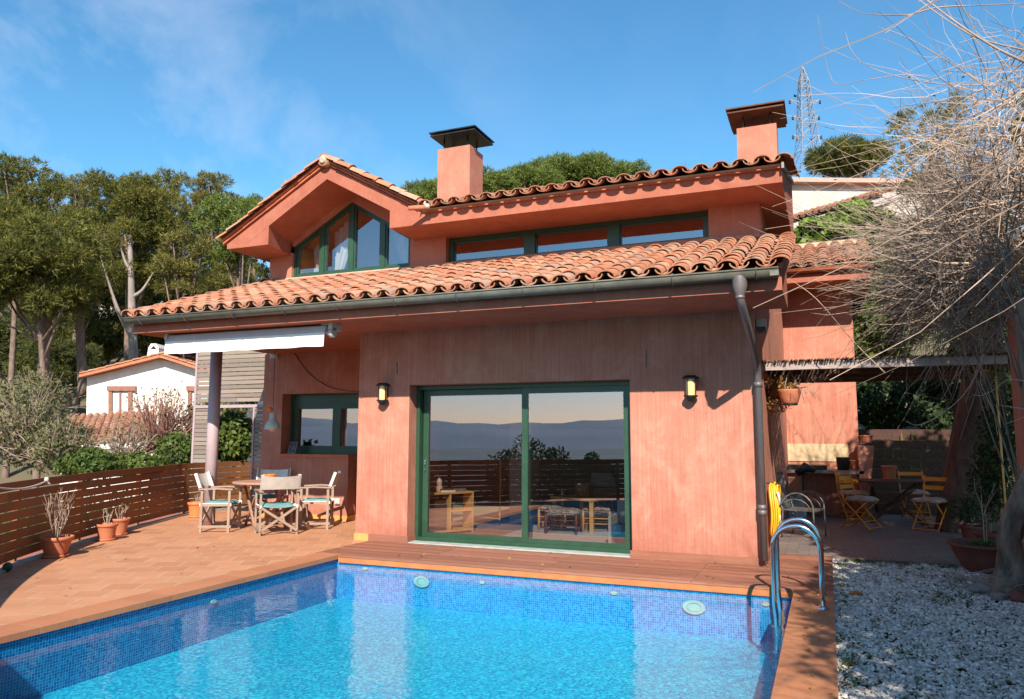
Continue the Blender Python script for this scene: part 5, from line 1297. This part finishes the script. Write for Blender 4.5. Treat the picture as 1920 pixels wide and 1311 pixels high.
# slender bare trunks that stand clear in front
def bare(label,pts,r,limbs,seed=1,m=BARK):
    t=thing('slender_pine',label,'tree trunk',tuple(pts[0]));b=MB();C_=cr(pts,6);b.tube(C_,[r*(1-.6*i/(len(C_)-1)) for i in range(len(C_))],10);b.build('trunk',m,t)
    for (i0,q,k) in limbs:
        b=MB();p=C_[int(i0*(len(C_)-1))];q=Vector(q);b.tube(cr([p,p.lerp(q,.5)+Vector((0,0,-.25)),q],5),[r*.5*(1-.08*j) for j in range(11)],7);b.build('branch',m,t)
    return t
PG=mat('pale_grey_bark',(.36,.29,.25),(.22,.19,.17),5,.9,.5,20,(1,1,.3))
D=34
bare('pale slender trunk forking left of the lower roof corner',[P(252,720,'d',D),P(248,600,'d',D),P(246,520,'d',D),P(243,440,'d',D)],.22,[(.25,P(188,480,'d',D-.6),1),(.55,P(288,510,'d',D),1),(.35,P(305,565,'d',D),1),(.75,P(225,455,'d',D),1)],m=PG)
bare('reddish straight pine trunk between the left edge and the white house',[P(156,740,'d',31),P(150,620,'d',31),P(150,540,'d',31),P(152,470,'d',31)],.2,[])
bare('dark crooked trunk cluster at the left edge',[P(80,730,'d',30),P(84,640,'d',30),P(88,590,'d',30),P(82,540,'d',30)],.24,[(.35,P(105,545,'d',30),1),(.3,P(60,560,'d',30),1)],m=BARK)
# umbrella pines behind the roof
for k,(u,vt,w_,D) in enumerate(((805,342,130,52),(900,330,150,55),(985,326,160,58),(1085,309,170,60),(1165,312,130,58),(1020,318,140,66))):
    pine(['round umbrella pine left of the left hand chimney','umbrella pine right behind the left hand chimney','low umbrella pine left of the middle of the upper roof','tallest umbrella pine above the middle of the upper roof','umbrella pine right of the tallest one behind the upper roof','umbrella pine set further back behind the upper roof'][k],u,vt,vt+52,w_,D,NEEDB,40+k,grp='umbrella pines behind the upper roof',flat=.6,nl=16,dens=22,blade=.28,tr=.3,lob=.4,bw=.03)
pine('dark umbrella pine below the pylon beside the right hand chimney',1585,274,325,165,40,NEED,60,base=7,grp=None,flat=.42,nl=22,dens=36,tr=.22,fork=1600,blade=.26,lob=.33)
pine('',1745,195,380,210,17.5,NEEDY,61,grp=None,nl=24,dens=34,blade=.15,parent_t=TREE_LEAN,base=6.0,tr=.1,lob=.24,flat=.5,bw=.016)
# palm tips
pm=thing('palm_tree','palm with spiky fronds just showing above the upper roof','palm',tuple(P(1275,420,'d',34)))
b=MB();c=P(1275,338,'d',34);rr=random.Random(3)
for k in range(46):
    a=rr.uniform(0,6.28);e=rr.uniform(.2,1.3);l_=rr.uniform(.6,.95);d=Vector((math.cos(a)*math.cos(e),math.sin(a)*math.cos(e),math.sin(e)));s=d.orthogonal().normalized()*.025
    b.add([c+d*.2-s,c+d*.2+s,c+d*l_],[(0,1,2)]);
b.build('frond',NEEDB,pm);b=MB();b.tube([c-Vector((0,0,4)),c],[.2,.15],8);b.build('trunk',BARK,pm)
# ---------------- pylon ----------------
Dp=150;py_=thing('pylon','tall steel lattice pylon with insulators against the sky','pylon',tuple(P(1517,345,'d',Dp)))
PYM=mat('galvanised_lattice',(.34,.28,.25),(.24,.20,.18),5,.6,metal=.1)
b=MB();top=P(1504.5,125,'d',Dp)
def pl_(v,s,q):
    hw=(1 if v<150 else 1)*np.interp(v,[125,152,200,260,345],[.05,.75,1.15,1.55,2.9]);c=P(1504.5+(v-125)*.065,v,'d',Dp);return c+R_*s*hw+F_*q*hw
lv=[125,140,152,165,180,196,214,234,258,286,316,350]
for a_,c_ in zip(lv,lv[1:]):
    for s,q in ((-1,-1),(1,-1),(1,1),(-1,1)):
        b.bar(pl_(a_,s,q),pl_(c_,s,q),.12,.12);s2_,q2=(q*-1,s) ;b.bar(pl_(a_,s,q),pl_(c_,s2_,q2),.08,.08);b.bar(pl_(c_,s,q),pl_(c_,s2_,q2),.08,.08)
        b.bar(pl_(a_,s2_,q2),pl_(c_,s,q),.07,.07)
b.build('lattice',PYM,py_)
for v,l_ in ((192,1.8),(222,1.4),(258,1.6)):
    b=MB();c=P(1504.5+(v-125)*.065,v,'d',Dp)
    for s in (-1,1): b.bar(c+R_*s*1.0,c+R_*s*(1.2+l_)+U_*.5,.12,.12);b.bar(c+R_*s*1.0-U_*.8,c+R_*s*(1.2+l_)+U_*.5,.08,.08)
    b.build('cross_arm',PYM,py_)
    b=MB()
    for s in (-1,1): e=c+R_*s*(1.2+l_)+U_*.5;b.lathe([(.0,-.9),(.25,-.8),(.12,-.6),(.25,-.4),(.12,-.2),(.1,0)],tuple(e),8)
    b.build('insulator',BLACKP,py_)
# ---------------- neighbouring houses ----------------
def uvbox(mb,u0,v0,u1,v1,D,dep):
    mb.prism([P(u0,v0,'d',D),P(u1,v0,'d',D),P(u1,v1,'d',D),P(u0,v1,'d',D)],Vector((F_.x,F_.y,0)).normalized()*dep)
D=30;dv=Vector((F_.x,F_.y,0)).normalized()
nh=thing('white_house','white house with a low clay tile gable and small rounded chimney beyond the fence','house',tuple(P(260,900,'d',D)))
b=MB();b.prism([P(160,900,'d',D),P(400,900,'d',D),P(400,700,'d',D),P(301,673,'d',D),P(163,708,'d',D)],dv*7)
b.build('wall',WHITEW,nh)
RS=TILE2
def slope_tiles(name,parent,A,B_,up,nc,nr,ex,m=RS,hs=1):
    A=Vector(A);B_=Vector(B_);L_=(B_-A).length;mb=MB();roof_tiles(mb,A,(B_-A)/L_,up,nc,L_/nc,nr,ex,hs=hs);return mb.build(name,m,parent)
a=P(152,703,'d',D-.3);r=P(302,666,'d',D-.3);e=P(400,697,'d',D-.3)
slope_tiles('roof',nh,a,a+dv*7.5,(r-a),24,int((r-a).length/.36)+1,.36);slope_tiles('roof',nh,e,e+dv*7.5,(r-e),24,int((r-e).length/.36)+1,.36)
b=MB();b.bar(a-Vector((0,0,.05)),r-Vector((0,0,.05)),.25,.1);b.bar(r-Vector((0,0,.05)),e-Vector((0,0,.05)),.25,.1);b.build('verge',TERRA,nh)
c=P(287,672,'d',D+1.5);
b=MB();h=.62;w0=.24;
b.prism([(c+R_*-.30-Vector((0,0,.3))),(c+R_*.26-Vector((0,0,.3))),(c+R_*.2+Vector((0,0,.45))),(c+R_*.1+Vector((0,0,.62))),(c+R_*-.12+Vector((0,0,.62))),(c+R_*-.22+Vector((0,0,.45)))],dv*.9)
ch=b.build('chimney',WHITEW,nh)
b=MB();cc=c-dv*.01;b.quad(cc+R_*-.14+Vector((0,0,.38)),cc+R_*.13+Vector((0,0,.38)),cc+R_*.0+Vector((0,0,.54)));b.build('flue_opening',BLACKP,ch)
WB=mat('brown_window_surround',(.30,.14,.10),(.24,.11,.08),6,.8)
for u0,u1,v0,v1 in ((203,247,733,785),(352,396,733,790)):
    b=MB();uvbox(b,u0-3,v0-9,u1+7,v0,D-.12,.2);uvbox(b,u0,v0,u0+7,v1,D-.08,.2);uvbox(b,u1-7,v0,u1,v1,D-.08,.2);uvbox(b,(u0+u1)/2-1.5,v0,(u0+u1)/2+1.5,v1,D-.06,.1);wf=b.build('window',WB,nh)
    b=MB();b.quad(P(u0+6,v1,'d',D-.02),P(u1-6,v1,'d',D-.02),P(u1-6,v0,'d',D-.02),P(u0+6,v0,'d',D-.02));b.build('pane',LAMPG,wf)
# its lower lean-to
a=P(60,842,'d',25);e=P(290,828,'d',25)
b=MB();A=P(110,835,'d',24.5);B_=P(282,826,'d',24.5);up=(P(215,776,'d',29.5)-P(195,832,'d',24.5))
mb=MB();roof_tiles(mb,A,(B_-A),up,11,(B_-A).length/11,int(up.length/.38),.38);mb.build('lower_roof',TILE2,nh)
b=MB();b.bar(A-Vector((0,0,.12)),B_-Vector((0,0,.12)),.12,.16);b.build('white_fascia',WHITEW,nh)
b=MB();b.prism([A+dv*.2-Vector((0,0,3.5)),B_+dv*.2-Vector((0,0,3.5)),B_+dv*.2-Vector((0,0,.15)),A+dv*.2-Vector((0,0,.15))],dv*4.5);b.build('lower_wall',WHITEW,nh)
# white houses glimpsed through the pines
for k,(u0,v0,u1,v1,D,l) in enumerate(((62,538,112,625,62,'white house glimpsed through the pines at the left edge'),(183,484,214,545,58,'small white house peeking out beside the forked pale trunk'),(228,508,262,560,66,'white building fragment right of the forked pale trunk'))):
    t=thing('distant_house',l,'house',tuple(P((u0+u1)/2,v1+60,'d',D)),'white houses seen between the pines');b=MB();uvbox(b,u0,v0,u1,v1+70,D,6);b.build('wall',WHITEW,t)
    b=MB();uvbox(b,u0-3,v0-6,u1+3,v0,D-.5,7);b.build('roof',TERRA,t)
    for j in range(3): b=MB();x=u0+(u1-u0)*(.15+.3*j);uvbox(b,x,v0+14,x+5,v0+34,D-.05,.1);b.build('window',ZINC,t)
# house on the hill at the right
D=24
rh=thing('hillside_house','pale rendered house on the hill with a coped parapet and sloping tile eave','house',tuple(P(1570,470,'d',D)))
dr=Vector((F_.x,F_.y,0)).normalized()
b=MB();b.prism([P(1400,445,'d',D),P(1800,445,'d',D),P(1800,347,'d',D),P(1400,343,'d',D)],dr*5);b.build('wall',WHITEH,rh)
b=MB();b.bar(P(1400,338.5,'d',D-.1),P(1800,343,'d',D-.1),.3,.14);b.build('coping',mat('pink_coping',(.55,.32,.25),(.42,.27,.22),6,.9),rh)
A=P(1440,427,'d',D-1.0);B_=P(1680,358,'d',D-1.0)
mb=MB();roof_tiles(mb,A,(B_-A),dr*1+Vector((0,0,.28)),20,(B_-A).length/20,4,.34);mb.build('roof',TILE2,rh)
b=MB();b.prism([P(1440,432,'d',D-.9),P(1680,363,'d',D-.9),P(1680,376,'d',D-.9),P(1440,447,'d',D-.9)],dr*.8);b.build('eave',mat('pink_grey_render',(.50,.42,.40),(.42,.35,.33),4,.9),rh)
b=MB();uvbox(b,1480,425,1600,520,D-.45,.3);b.build('blue_grey_wall',mat('blue_grey_wall',(.20,.25,.28),(.15,.19,.22),5,.9),rh)
def clump(name,label,cat,c,rad,m,n,size,seed,flat=.5,grp=None,surf=.35,twm=None,ntw=0):
    t=thing(name,label,cat,(c[0],c[1],c[2]-rad[2]),grp);bushy('foliage',m,t,c,rad,n,size,seed,flat,surf)
    if ntw:
        b=MB();rr=random.Random(seed)
        for _ in range(ntw):
            a=rr.uniform(0,6.28);e=rr.uniform(.2,1.45);l_=rr.uniform(.7,1.25);d=Vector((math.cos(a)*math.cos(e)*rad[0],math.sin(a)*math.cos(e)*rad[1],math.sin(e)*rad[2]*1.1))
            s=Vector(c)-Vector((0,0,rad[2]*.7));s+=Vector((rr.gauss(0,.15)*rad[0],rr.gauss(0,.15)*rad[1],0));q=s+d*l_*1.3
            m_=s.lerp(q,.55)+Vector((rr.gauss(0,.08),rr.gauss(0,.08),rr.gauss(0,.06)))*rad[2]
            k=[s,s.lerp(m_,.6),m_,m_.lerp(q,.5)+Vector((0,0,rr.gauss(0,.05)*rad[2])),q];b.tube(k,[.022,.016,.012,.008,.004],4,cap=False)
            for _j in range(3):
                p=k[rr.randint(1,3)];d2=(q-s).normalized()*.5+Vector((rr.gauss(0,.5),rr.gauss(0,.5),rr.gauss(.2,.4)));r_=p+d2*rr.uniform(.3,.7)*rad[2]*.6;b.tube([p,p.lerp(r_,.5)+Vector((0,0,.03)),r_],[.009,.007,.003],3,cap=False)
        b.build('twig',twm or TWIG,t)
    return t
def cl(name,label,cat,u,v,D,ru,rv,m,n,size,seed,**k):
    c=P(u,v,'d',D);f=D/FOC;return clump(name,label,cat,tuple(c),(ru*f,ru*f*.9,rv*f),m,n,size,seed,**k)
cl('ivy','bright green ivy spilling over the bank above the wing roof','ivy',1560,450,20,95,42,IVY,5200,.075,70,flat=.8,surf=.5)
cl('ivy','ivy clump under the hillside house eave','ivy',1605,408,21,45,30,IVY,1600,.07,71,flat=.8,surf=.5)
cl('hedge_bush','dark hedge behind the wing wall and the tangled vine','hedge',1680,520,17,95,120,LEAFG,7000,.075,72,flat=.6,surf=.5)
cl('hedge_bush','dark ivy hedge between the wing wall and the vine, above the pergola','hedge',1650,610,16.5,75,85,LEAFG,7000,.065,78,flat=.6,surf=.5)
cl('hedge_bush','dense dark hedge above the sleeper bank','hedge',1690,740,21.5,120,70,LEAFD,9000,.08,73,flat=.6,surf=.5)
cl('hedge_bush','dark leafy bush left of the leaning trunk under the pergola','bush',1780,790,18,55,85,LEAFD,5000,.07,74,flat=.6,surf=.4)
cl('hedge_bush','tall dark hedge filling the gap right of the leaning trunk','hedge',1860,620,17,80,190,LEAFD,7000,.08,75,flat=.6,surf=.4)
cl('low_shrub','low dark shrub at the foot of the leaning trunk','shrub',1835,960,14.5,45,35,LEAFD,1500,.05,76,flat=.6,surf=.3)
# scrub between fence and the white house
SB=[('scrub_bush','grey green scrub with bare sprays at the left edge above the fence','scrub',40,805,17,88,80,LEAFS,3600,.045,80,dict(twm=TWIG,ntw=170,surf=.05)),
('scrub_bush','olive scrub right of the left edge scrub','scrub',115,838,15.5,62,58,LEAFS,2600,.04,81,dict(twm=TWIG,ntw=110,surf=.05)),
('scrub_bush','tall scrub in front of the pine trunks at the left','scrub',60,742,24,72,52,LEAFS,2200,.06,82,dict(twm=TWIG,ntw=90,surf=.05)),
('leafy_bush','glossy green bush in front of the neighbour lean-to roof','bush',170,872,14.5,60,28,LEAFG,3600,.045,83,{}),
('leafy_bush','green bush along the fence below the white house','bush',258,874,16,60,24,LEAFG,2600,.05,84,{}),
('leafy_bush','dark green bush behind the fence next to the slat screen','bush',335,848,17,44,40,LEAFG,1900,.05,85,{}),
('twiggy_bush','leafless reddish bush spreading before the white house wall','bush',305,792,19,72,82,LEAFS,500,.04,86,dict(twm=TWIGR,ntw=170)),
('twiggy_bush','leafless pale bush left of the reddish bush','bush',235,830,18,55,46,LEAFS,300,.04,87,dict(twm=TWIG,ntw=70)),
('laurel_bush','bright green laurel seen through the slat screen','laurel',430,822,16,56,46,LEAFG,5200,.06,88,dict(flat=.45)),
('laurel_bush','taller dull bush left of the laurel behind the screen','bush',405,790,20,60,40,LEAFS,3000,.06,89,dict(twm=TWIGR,ntw=40)),
('leafy_bush','greenery behind the top of the slat screen','bush',470,700,24,40,60,LEAFG,3000,.08,90,{}),
]
for (nm,l,ct_,u,v,D,ru,rv,m,n,s,sd,k) in SB: cl(nm,l,ct_,u,v,D,ru,rv,m,n,s,sd,**k)
for k,(x,y,r_) in enumerate(((-12.2,8.6,1.0),(-11.4,6.6,1.0),(-13.2,10.6,1.1),(-10.3,4.4,1.0),(-13.6,12.8,1.2),(-12.6,14.4,1.2),(-9.0,2.4,1.0))):
    clump('outer_bush',['leafy bush pressed against the outside of the fence behind the mid pots','bush outside the fence behind the nearest pot','bush outside the fence near the orange pot','bush outside the fence at the left frame edge','bush outside the fence left of the slat screen','bush outside the fence behind the round column','bush outside the fence below the rope'][k],'bush',(x,y,-.5),(r_,r_*1.2,.95),[LEAFG,LEAFS,IVY][k%3],3000,.05,300+k,flat=.6,grp='bushes right outside the fence')
# ---------------- tangled bare vine over the boundary wall ----------------
vine=thing('tangled_vine','huge tangle of bare arching vine stems over the boundary wall at the right','vine',tuple(VT[0]))
b=MB();V_=cr([tuple(p) for p in VT],6)
vs=[];N=16
for i,p in enumerate(V_):
    f=i/(len(V_)-1);r_=.135*(1-.45*f)+(.10*(1-f/.12) if f<.12 else 0)
    for k in range(N):
        t=2*math.pi*k/N+f*5;q=1+.20*math.sin(2*t+f*7)+.13*math.sin(5*t-f*9);vs.append((p.x+r_*q*math.cos(t-f*5),p.y+r_*q*math.sin(t-f*5),p.z))
b.add(vs,[(i*N+k,i*N+(k+1)%N,(i+1)*N+(k+1)%N,(i+1)*N+k) for i in range(len(V_)-1) for k in range(N)],True);b.build('trunk',BARKG,vine)
def shoots(n,src,seed,lmin,lmax,r0,leftbias=1.,nseg=8,up=.25):
    """many thin arching stems -> numpy tubes with 3 sides"""
    rg=np.random.default_rng(seed);Vs=[];Fs=[];o=0
    S0=src(rg,n);cen=np.array([2.0,7.6,3.6])
    d=(S0-cen);d/=np.linalg.norm(d,axis=1)[:,None]+1e-6
    d=d*.30+rg.normal(0,.75,(n,3));d[:,0]-=leftbias*rg.uniform(-.2,.95,n);d[:,2]=d[:,2]*.8+up;d/=np.linalg.norm(d,axis=1)[:,None]
    l=rg.uniform(lmin,lmax,n);g=rg.uniform(-.25,1.0,n)*.38;cu=rg.normal(0,.34,(n,3))
    T=np.linspace(0,1,nseg+1)
    pts=S0[:,None]+d[:,None]*(l[:,None]*T)[...,None]+cu[:,None]*(l[:,None]*T**2)[...,None]
    wob=np.cumsum(rg.normal(0,.026,(n,nseg+1,3)),1);pts=pts+wob*l[:,None,None]
    pts[...,2]-=g[:,None]*l[:,None]*T**2*1.1;pts[...,2]+=(.28*rg.random(n)[:,None]*l[:,None]*np.clip(T-.55,0,1)**2*2.5)
    r=r0*rg.uniform(.5,1.25,n)[:,None]*(1-.72*T)
    a=np.cross(d,[0,0,1.]);a/=np.linalg.norm(a,axis=1)[:,None]+1e-9;b_=np.cross(d,a)
    ring=[]
    for k in range(3):
        t=2*math.pi*k/3;ring.append(pts+(a*math.cos(t)+b_*math.sin(t))[:,None]*r[...,None])
    V=np.stack(ring,2).reshape(n,-1,3)
    f=[]
    for i in range(nseg):
        for k in range(3): f.append((i*3+k,i*3+(k+1)%3,(i+1)*3+(k+1)%3,(i+1)*3+k))
    F=np.array(f)[None]+(np.arange(n)*(nseg+1)*3)[:,None,None]
    return V.reshape(-1,3),F.reshape(-1,4),pts
def blob(c,r):
    def f(rg,n):
        d=rg.normal(0,1,(n,3));d/=np.linalg.norm(d,axis=1)[:,None];return np.array(c)+d*np.array(r)*(rg.random(n)**.45)[:,None]
    return f
def join(*L):
    Vs=[];Fs=[];o=0
    for V,F,_ in L: Vs.append(V);Fs.append(F+o);o+=len(V)
    return np.concatenate(Vs),np.concatenate(Fs)
c1_=P(1835,470,'d',9.3);c2_=P(1860,330,'d',8.5);c3_=P(1820,555,'d',9.0);c4_=P(1900,200,'d',6.5);c5_=P(1740,520,'d',9.6)
A=shoots(1650,blob(tuple(c1_),(.85,1.8,.8)),1,.5,1.5,.0068)
B2=shoots(480,blob(tuple(c2_),(.6,1.7,.7)),2,.6,1.5,.0068,1.0)
C2=shoots(1100,blob(tuple(c3_),(.75,1.3,.55)),3,.35,1.0,.0075,.9,up=.05)
D2=shoots(90,blob(tuple(c4_),(.35,1.0,.5)),4,.6,1.35,.0046,1.2,up=.3)
E2=shoots(420,blob(tuple(c5_),(.40,.9,.45)),5,.3,1.0,.0050,.8,up=.0)
V,F=join(A,B2,C2,D2,E2);arr_mesh('stem',V,F,TWIGV,vine)
# buds and few new leaves at stem ends
tips=np.concatenate([A[2][::24,-1],B2[2][::20,-1],D2[2][::9,-1],C2[2][::24,-1]])
V,Fc=flat_leaves(tips[:,:2].tolist(),5,.012,.016,0,0);V[:,2]+=0
zz=np.repeat(tips[:,2],20)+RNG.uniform(-.02,.02,len(zz)) if False else np.repeat(tips[:,2],20)
V[:,2]+=zz;arr_mesh('young_leaf',V,Fc,LEAFG,vine)
# hand placed long shoots
b=MB()
LS=[(((1925,118),(1860,86),(1790,40),(1725,-10)),4.2,.0085),(((1925,95),(1830,70),(1750,20),(1700,-20)),4.6,.006),(((1845,665),(1830,705),(1800,748),(1760,780),(1722,797),(1699,790)),7.0,.0068),
(((1925,715),(1890,712),(1865,730),(1840,742),(1822,739)),6.5,.005),(((1925,768),(1890,762),(1864,760)),6.6,.0045),(((1925,780),(1900,790),(1882,796)),6.8,.004),
(((1660,700),(1600,640),(1530,560),(1478,522)),8.6,.0075),(((1720,420),(1640,425),(1560,420),(1484,387)),8.9,.0055),(((1800,445),(1680,440),(1560,452),(1497,455)),8.8,.0055),(((1760,150),(1700,140),(1620,150),(1560,150),(1533,28)),7.8,.0048),
(((1850,160),(1740,155),(1640,130),(1600,100),(1585,60)),7.4,.005),(((1760,255),(1680,255),(1600,250),(1528,233)),8.2,.0062),(((1900,200),(1800,130),(1700,70),(1640,50)),6.0,.0055),(((1700,30),(1760,14),(1840,10),(1925,6)),5.5,.006),(((1700,28),(1650,28),(1610,22),(1570,0)),5.7,.0045)]
for pts,D,r_ in LS:
    b=MB()
    q=cr([tuple(P(u,v,'d',D+.25*i)) for i,(u,v) in enumerate(pts)],5);b.tube(q,[r_*(1-.6*i/(len(q)-1)) for i in range(len(q))],6);b.build('long_shoot',TWIGV,vine)
b=MB();rr=random.Random(17)
for k in range(18):
    s=V_[rr.randint(len(V_)//2,len(V_)-1)] if k<16 else c1_+Vector((rr.uniform(.0,.6),rr.uniform(-1,1),rr.uniform(-.6,.4)))
    q=Vector((rr.uniform(.75,1.7),s.y+rr.uniform(-.6,1.6),rr.uniform(2.9,4.9)));m1=s.lerp(q,.33)+Vector((rr.gauss(0,.18),rr.gauss(0,.18),rr.uniform(.1,.5)));m2=s.lerp(q,.68)+Vector((rr.gauss(0,.15),rr.gauss(0,.15),rr.uniform(.05,.4)))
    L_=cr([s,m1,m2,q],5);r0_=rr.uniform(.007,.015);b.tube(L_,[r0_*(1-.78*i/(len(L_)-1)) for i in range(len(L_))],6)
    for _j in range(4):
        p=L_[rr.randint(5,13)];e=p+Vector((rr.uniform(-.8,.15),rr.uniform(-.5,.5),rr.uniform(-.2,.7)));w1=p.lerp(e,.5)+Vector((rr.gauss(0,.08),rr.gauss(0,.08),rr.gauss(.05,.08)));L2=cr([p,w1,e],5);b.tube(L2,[r0_*.5*(1-.75*i/(len(L2)-1)) for i in range(len(L2))],5)
b.build('limb',mat('vine_limb_bark',(.24,.17,.13),(.12,.085,.065),9,.9,.5,40),vine)
# near climber, and unseen trees added beyond the wall to shade gravel and patio
sv=thing('unseen_shade_oak','unseen dense evergreen oak beyond the boundary wall, added to shade the gravel','tree',(4.6,1.6,0))
bushy('crown',LEAFD,sv,(3.95,1.6,4.3),(2.15,4.3,1.2),26000,.085,101,.6,.1)
b=MB();b.tube([(4.6,1.6,-.5),(4.5,1.8,1.6),(4.3,2.6,3.6)],[.26,.2,.12],10);b.build('trunk',BARKG,sv)
sv2=thing('patio_shade_tree','unseen leafy tree over the boundary wall, added to shade the patio','tree',(3.6,6.4,0))  # out of view, added to keep sun off the patio
bushy('crown',LEAFG,sv2,(3.25,6.6,4.15),(1.35,2.3,1.0),15000,.08,103,.6,.1)
b=MB();b.tube([(3.6,6.4,-.5),(3.5,6.4,1.8),(3.3,6.6,3.6)],[.2,.16,.09],10);b.build('trunk',BARKG,sv2)
sv3=thing('bank_shade_tree','unseen leafy tree behind the boundary wall, added to shade the trunk and bank','tree',(4.3,10.8,0))  # out of view, added to darken the leaning trunk and sleeper bank
bushy('crown',LEAFG,sv3,(4.15,11.4,4.9),(1.6,3.1,2.2),24000,.085,104,.6,.1)
b=MB();b.tube([(4.3,10.8,-.5),(4.2,10.8,1.8),(4.15,11.2,3.9)],[.2,.16,.09],10);b.build('trunk',BARKG,sv3)
V,F=join(shoots(420,blob((2.0,3.4,3.3),(.5,1.7,.8)),21,.5,1.5,.006,1.1),shoots(150,blob((1.75,1.4,3.2),(.5,1.2,.7)),22,.5,1.3,.006,1.1))
t=thing('bare_climber','bare climber stems hanging over the near end of the boundary wall','vine',(2.3,3,0));arr_mesh('stem',V,F,TWIGV,t)
# trees behind the camera that show in the glass
for k,(x,y,r_,z) in enumerate(((-7.2,-16,1.7,-.4),(-3.6,-15,1.1,-.9),(-1.0,-18,2.6,-.7),(2.6,-17,2.4,-.5),(-13,-15,2.5,-.6),(6.5,-16,3,-.4),(-17.5,-8,2.6,-1.2),(-20,-2,2.6,-.9),(-11.5,-19,1.5,-.7))):
    t=thing('valley_bush',['bush reflected left in the sliding door','small bush reflected near the door edge','broad bush reflected in the right glass','bush reflected at the right of the right glass','bush beyond the fence reflected in the kitchen window','bush beyond the fence to the right','large bush west of the terrace','second large bush west of the terrace','small tree beyond the fence'][k],'bush',(x,y,z-r_),'bushes below the terrace behind the camera')
    bushy('foliage',LEAFD,t,(x,y,z-r_*.2),(r_,r_,r_*.95),5200,.10,200+k,.6,.45)
# =====================================================  SKY AND SUN  =====================================================
EL,AZ=36.1,159.5
W=bpy.data.worlds.new('World');S.world=W;W.use_nodes=True;nt=W.node_tree;nt.nodes.clear();t=NT(nt)
sky=t.n('ShaderNodeTexSky',sky_type='NISHITA');sky.sun_disc=False;sky.sun_elevation=math.radians(EL);sky.sun_rotation=math.radians(AZ)
sky.altitude=300;sky.air_density=1.0;sky.dust_density=.3;sky.ozone_density=1.2
tc=t.n('ShaderNodeTexCoord').outputs['Generated'];mp=t.n('ShaderNodeMapping');mp.inputs['Scale'].default_value=(1,1,1.5);mp.inputs['Location'].default_value=(.3,.2,.4);t.l(tc,mp.inputs[0])
n1=t.ramp(t.noise(mp.outputs[0],2.3,7,.62,.4),(.47,0.),(.78,1.))
sep=t.n('ShaderNodeSeparateXYZ');t.l(tc,sep.inputs[0])
lf_=t.ramp(t.math('MULTIPLY',sep.outputs[0],-1.),(.30,.10),(.72,1.))
fac=t.math('MULTIPLY',t.math('MULTIPLY',n1,lf_),.62)
hs_=t.n('ShaderNodeHueSaturation');hs_.inputs['Saturation'].default_value=1.18;t.l(sky.outputs[0],hs_.inputs['Color'])
col=t.mix(fac,t.mix(1.,hs_.outputs[0],t.mix(t.ramp(sep.outputs[2],(.03,0.),(.30,1.)),(1.0,.94,1.12),(.84,1.25,1.25)),'MULTIPLY'),(5.6,5.9,6.8))
bg=t.n('ShaderNodeBackground');bg.inputs[1].default_value=.098;t.l(col,bg.inputs[0])
o=t.n('ShaderNodeOutputWorld');t.l(bg.outputs[0],o.inputs[0])
sl_=bpy.data.lights.new('sun','SUN');sl_.energy=5.0;sl_.angle=math.radians(.53);sl_.color=(1,.93,.83)
so=bpy.data.objects.new('sun',sl_);COL.objects.link(so)
sd=Vector((.35,-.937,0)).normalized()*math.cos(math.radians(EL))+Vector((0,0,math.sin(math.radians(EL))))
so.rotation_euler=sd.to_track_quat('Z','Y').to_euler();so.location=(6,-16,14)
S.view_settings.view_transform='Standard';S.view_settings.look='None';S.view_settings.exposure=.80;S.view_settings.gamma=1
cy_=S.cycles;cy_.use_denoising=True;cy_.max_bounces=10;cy_.transparent_max_bounces=16;cy_.diffuse_bounces=4;cy_.glossy_bounces=5;cy_.caustics_reflective=False;cy_.caustics_refractive=False;cy_.sample_clamp_indirect=6
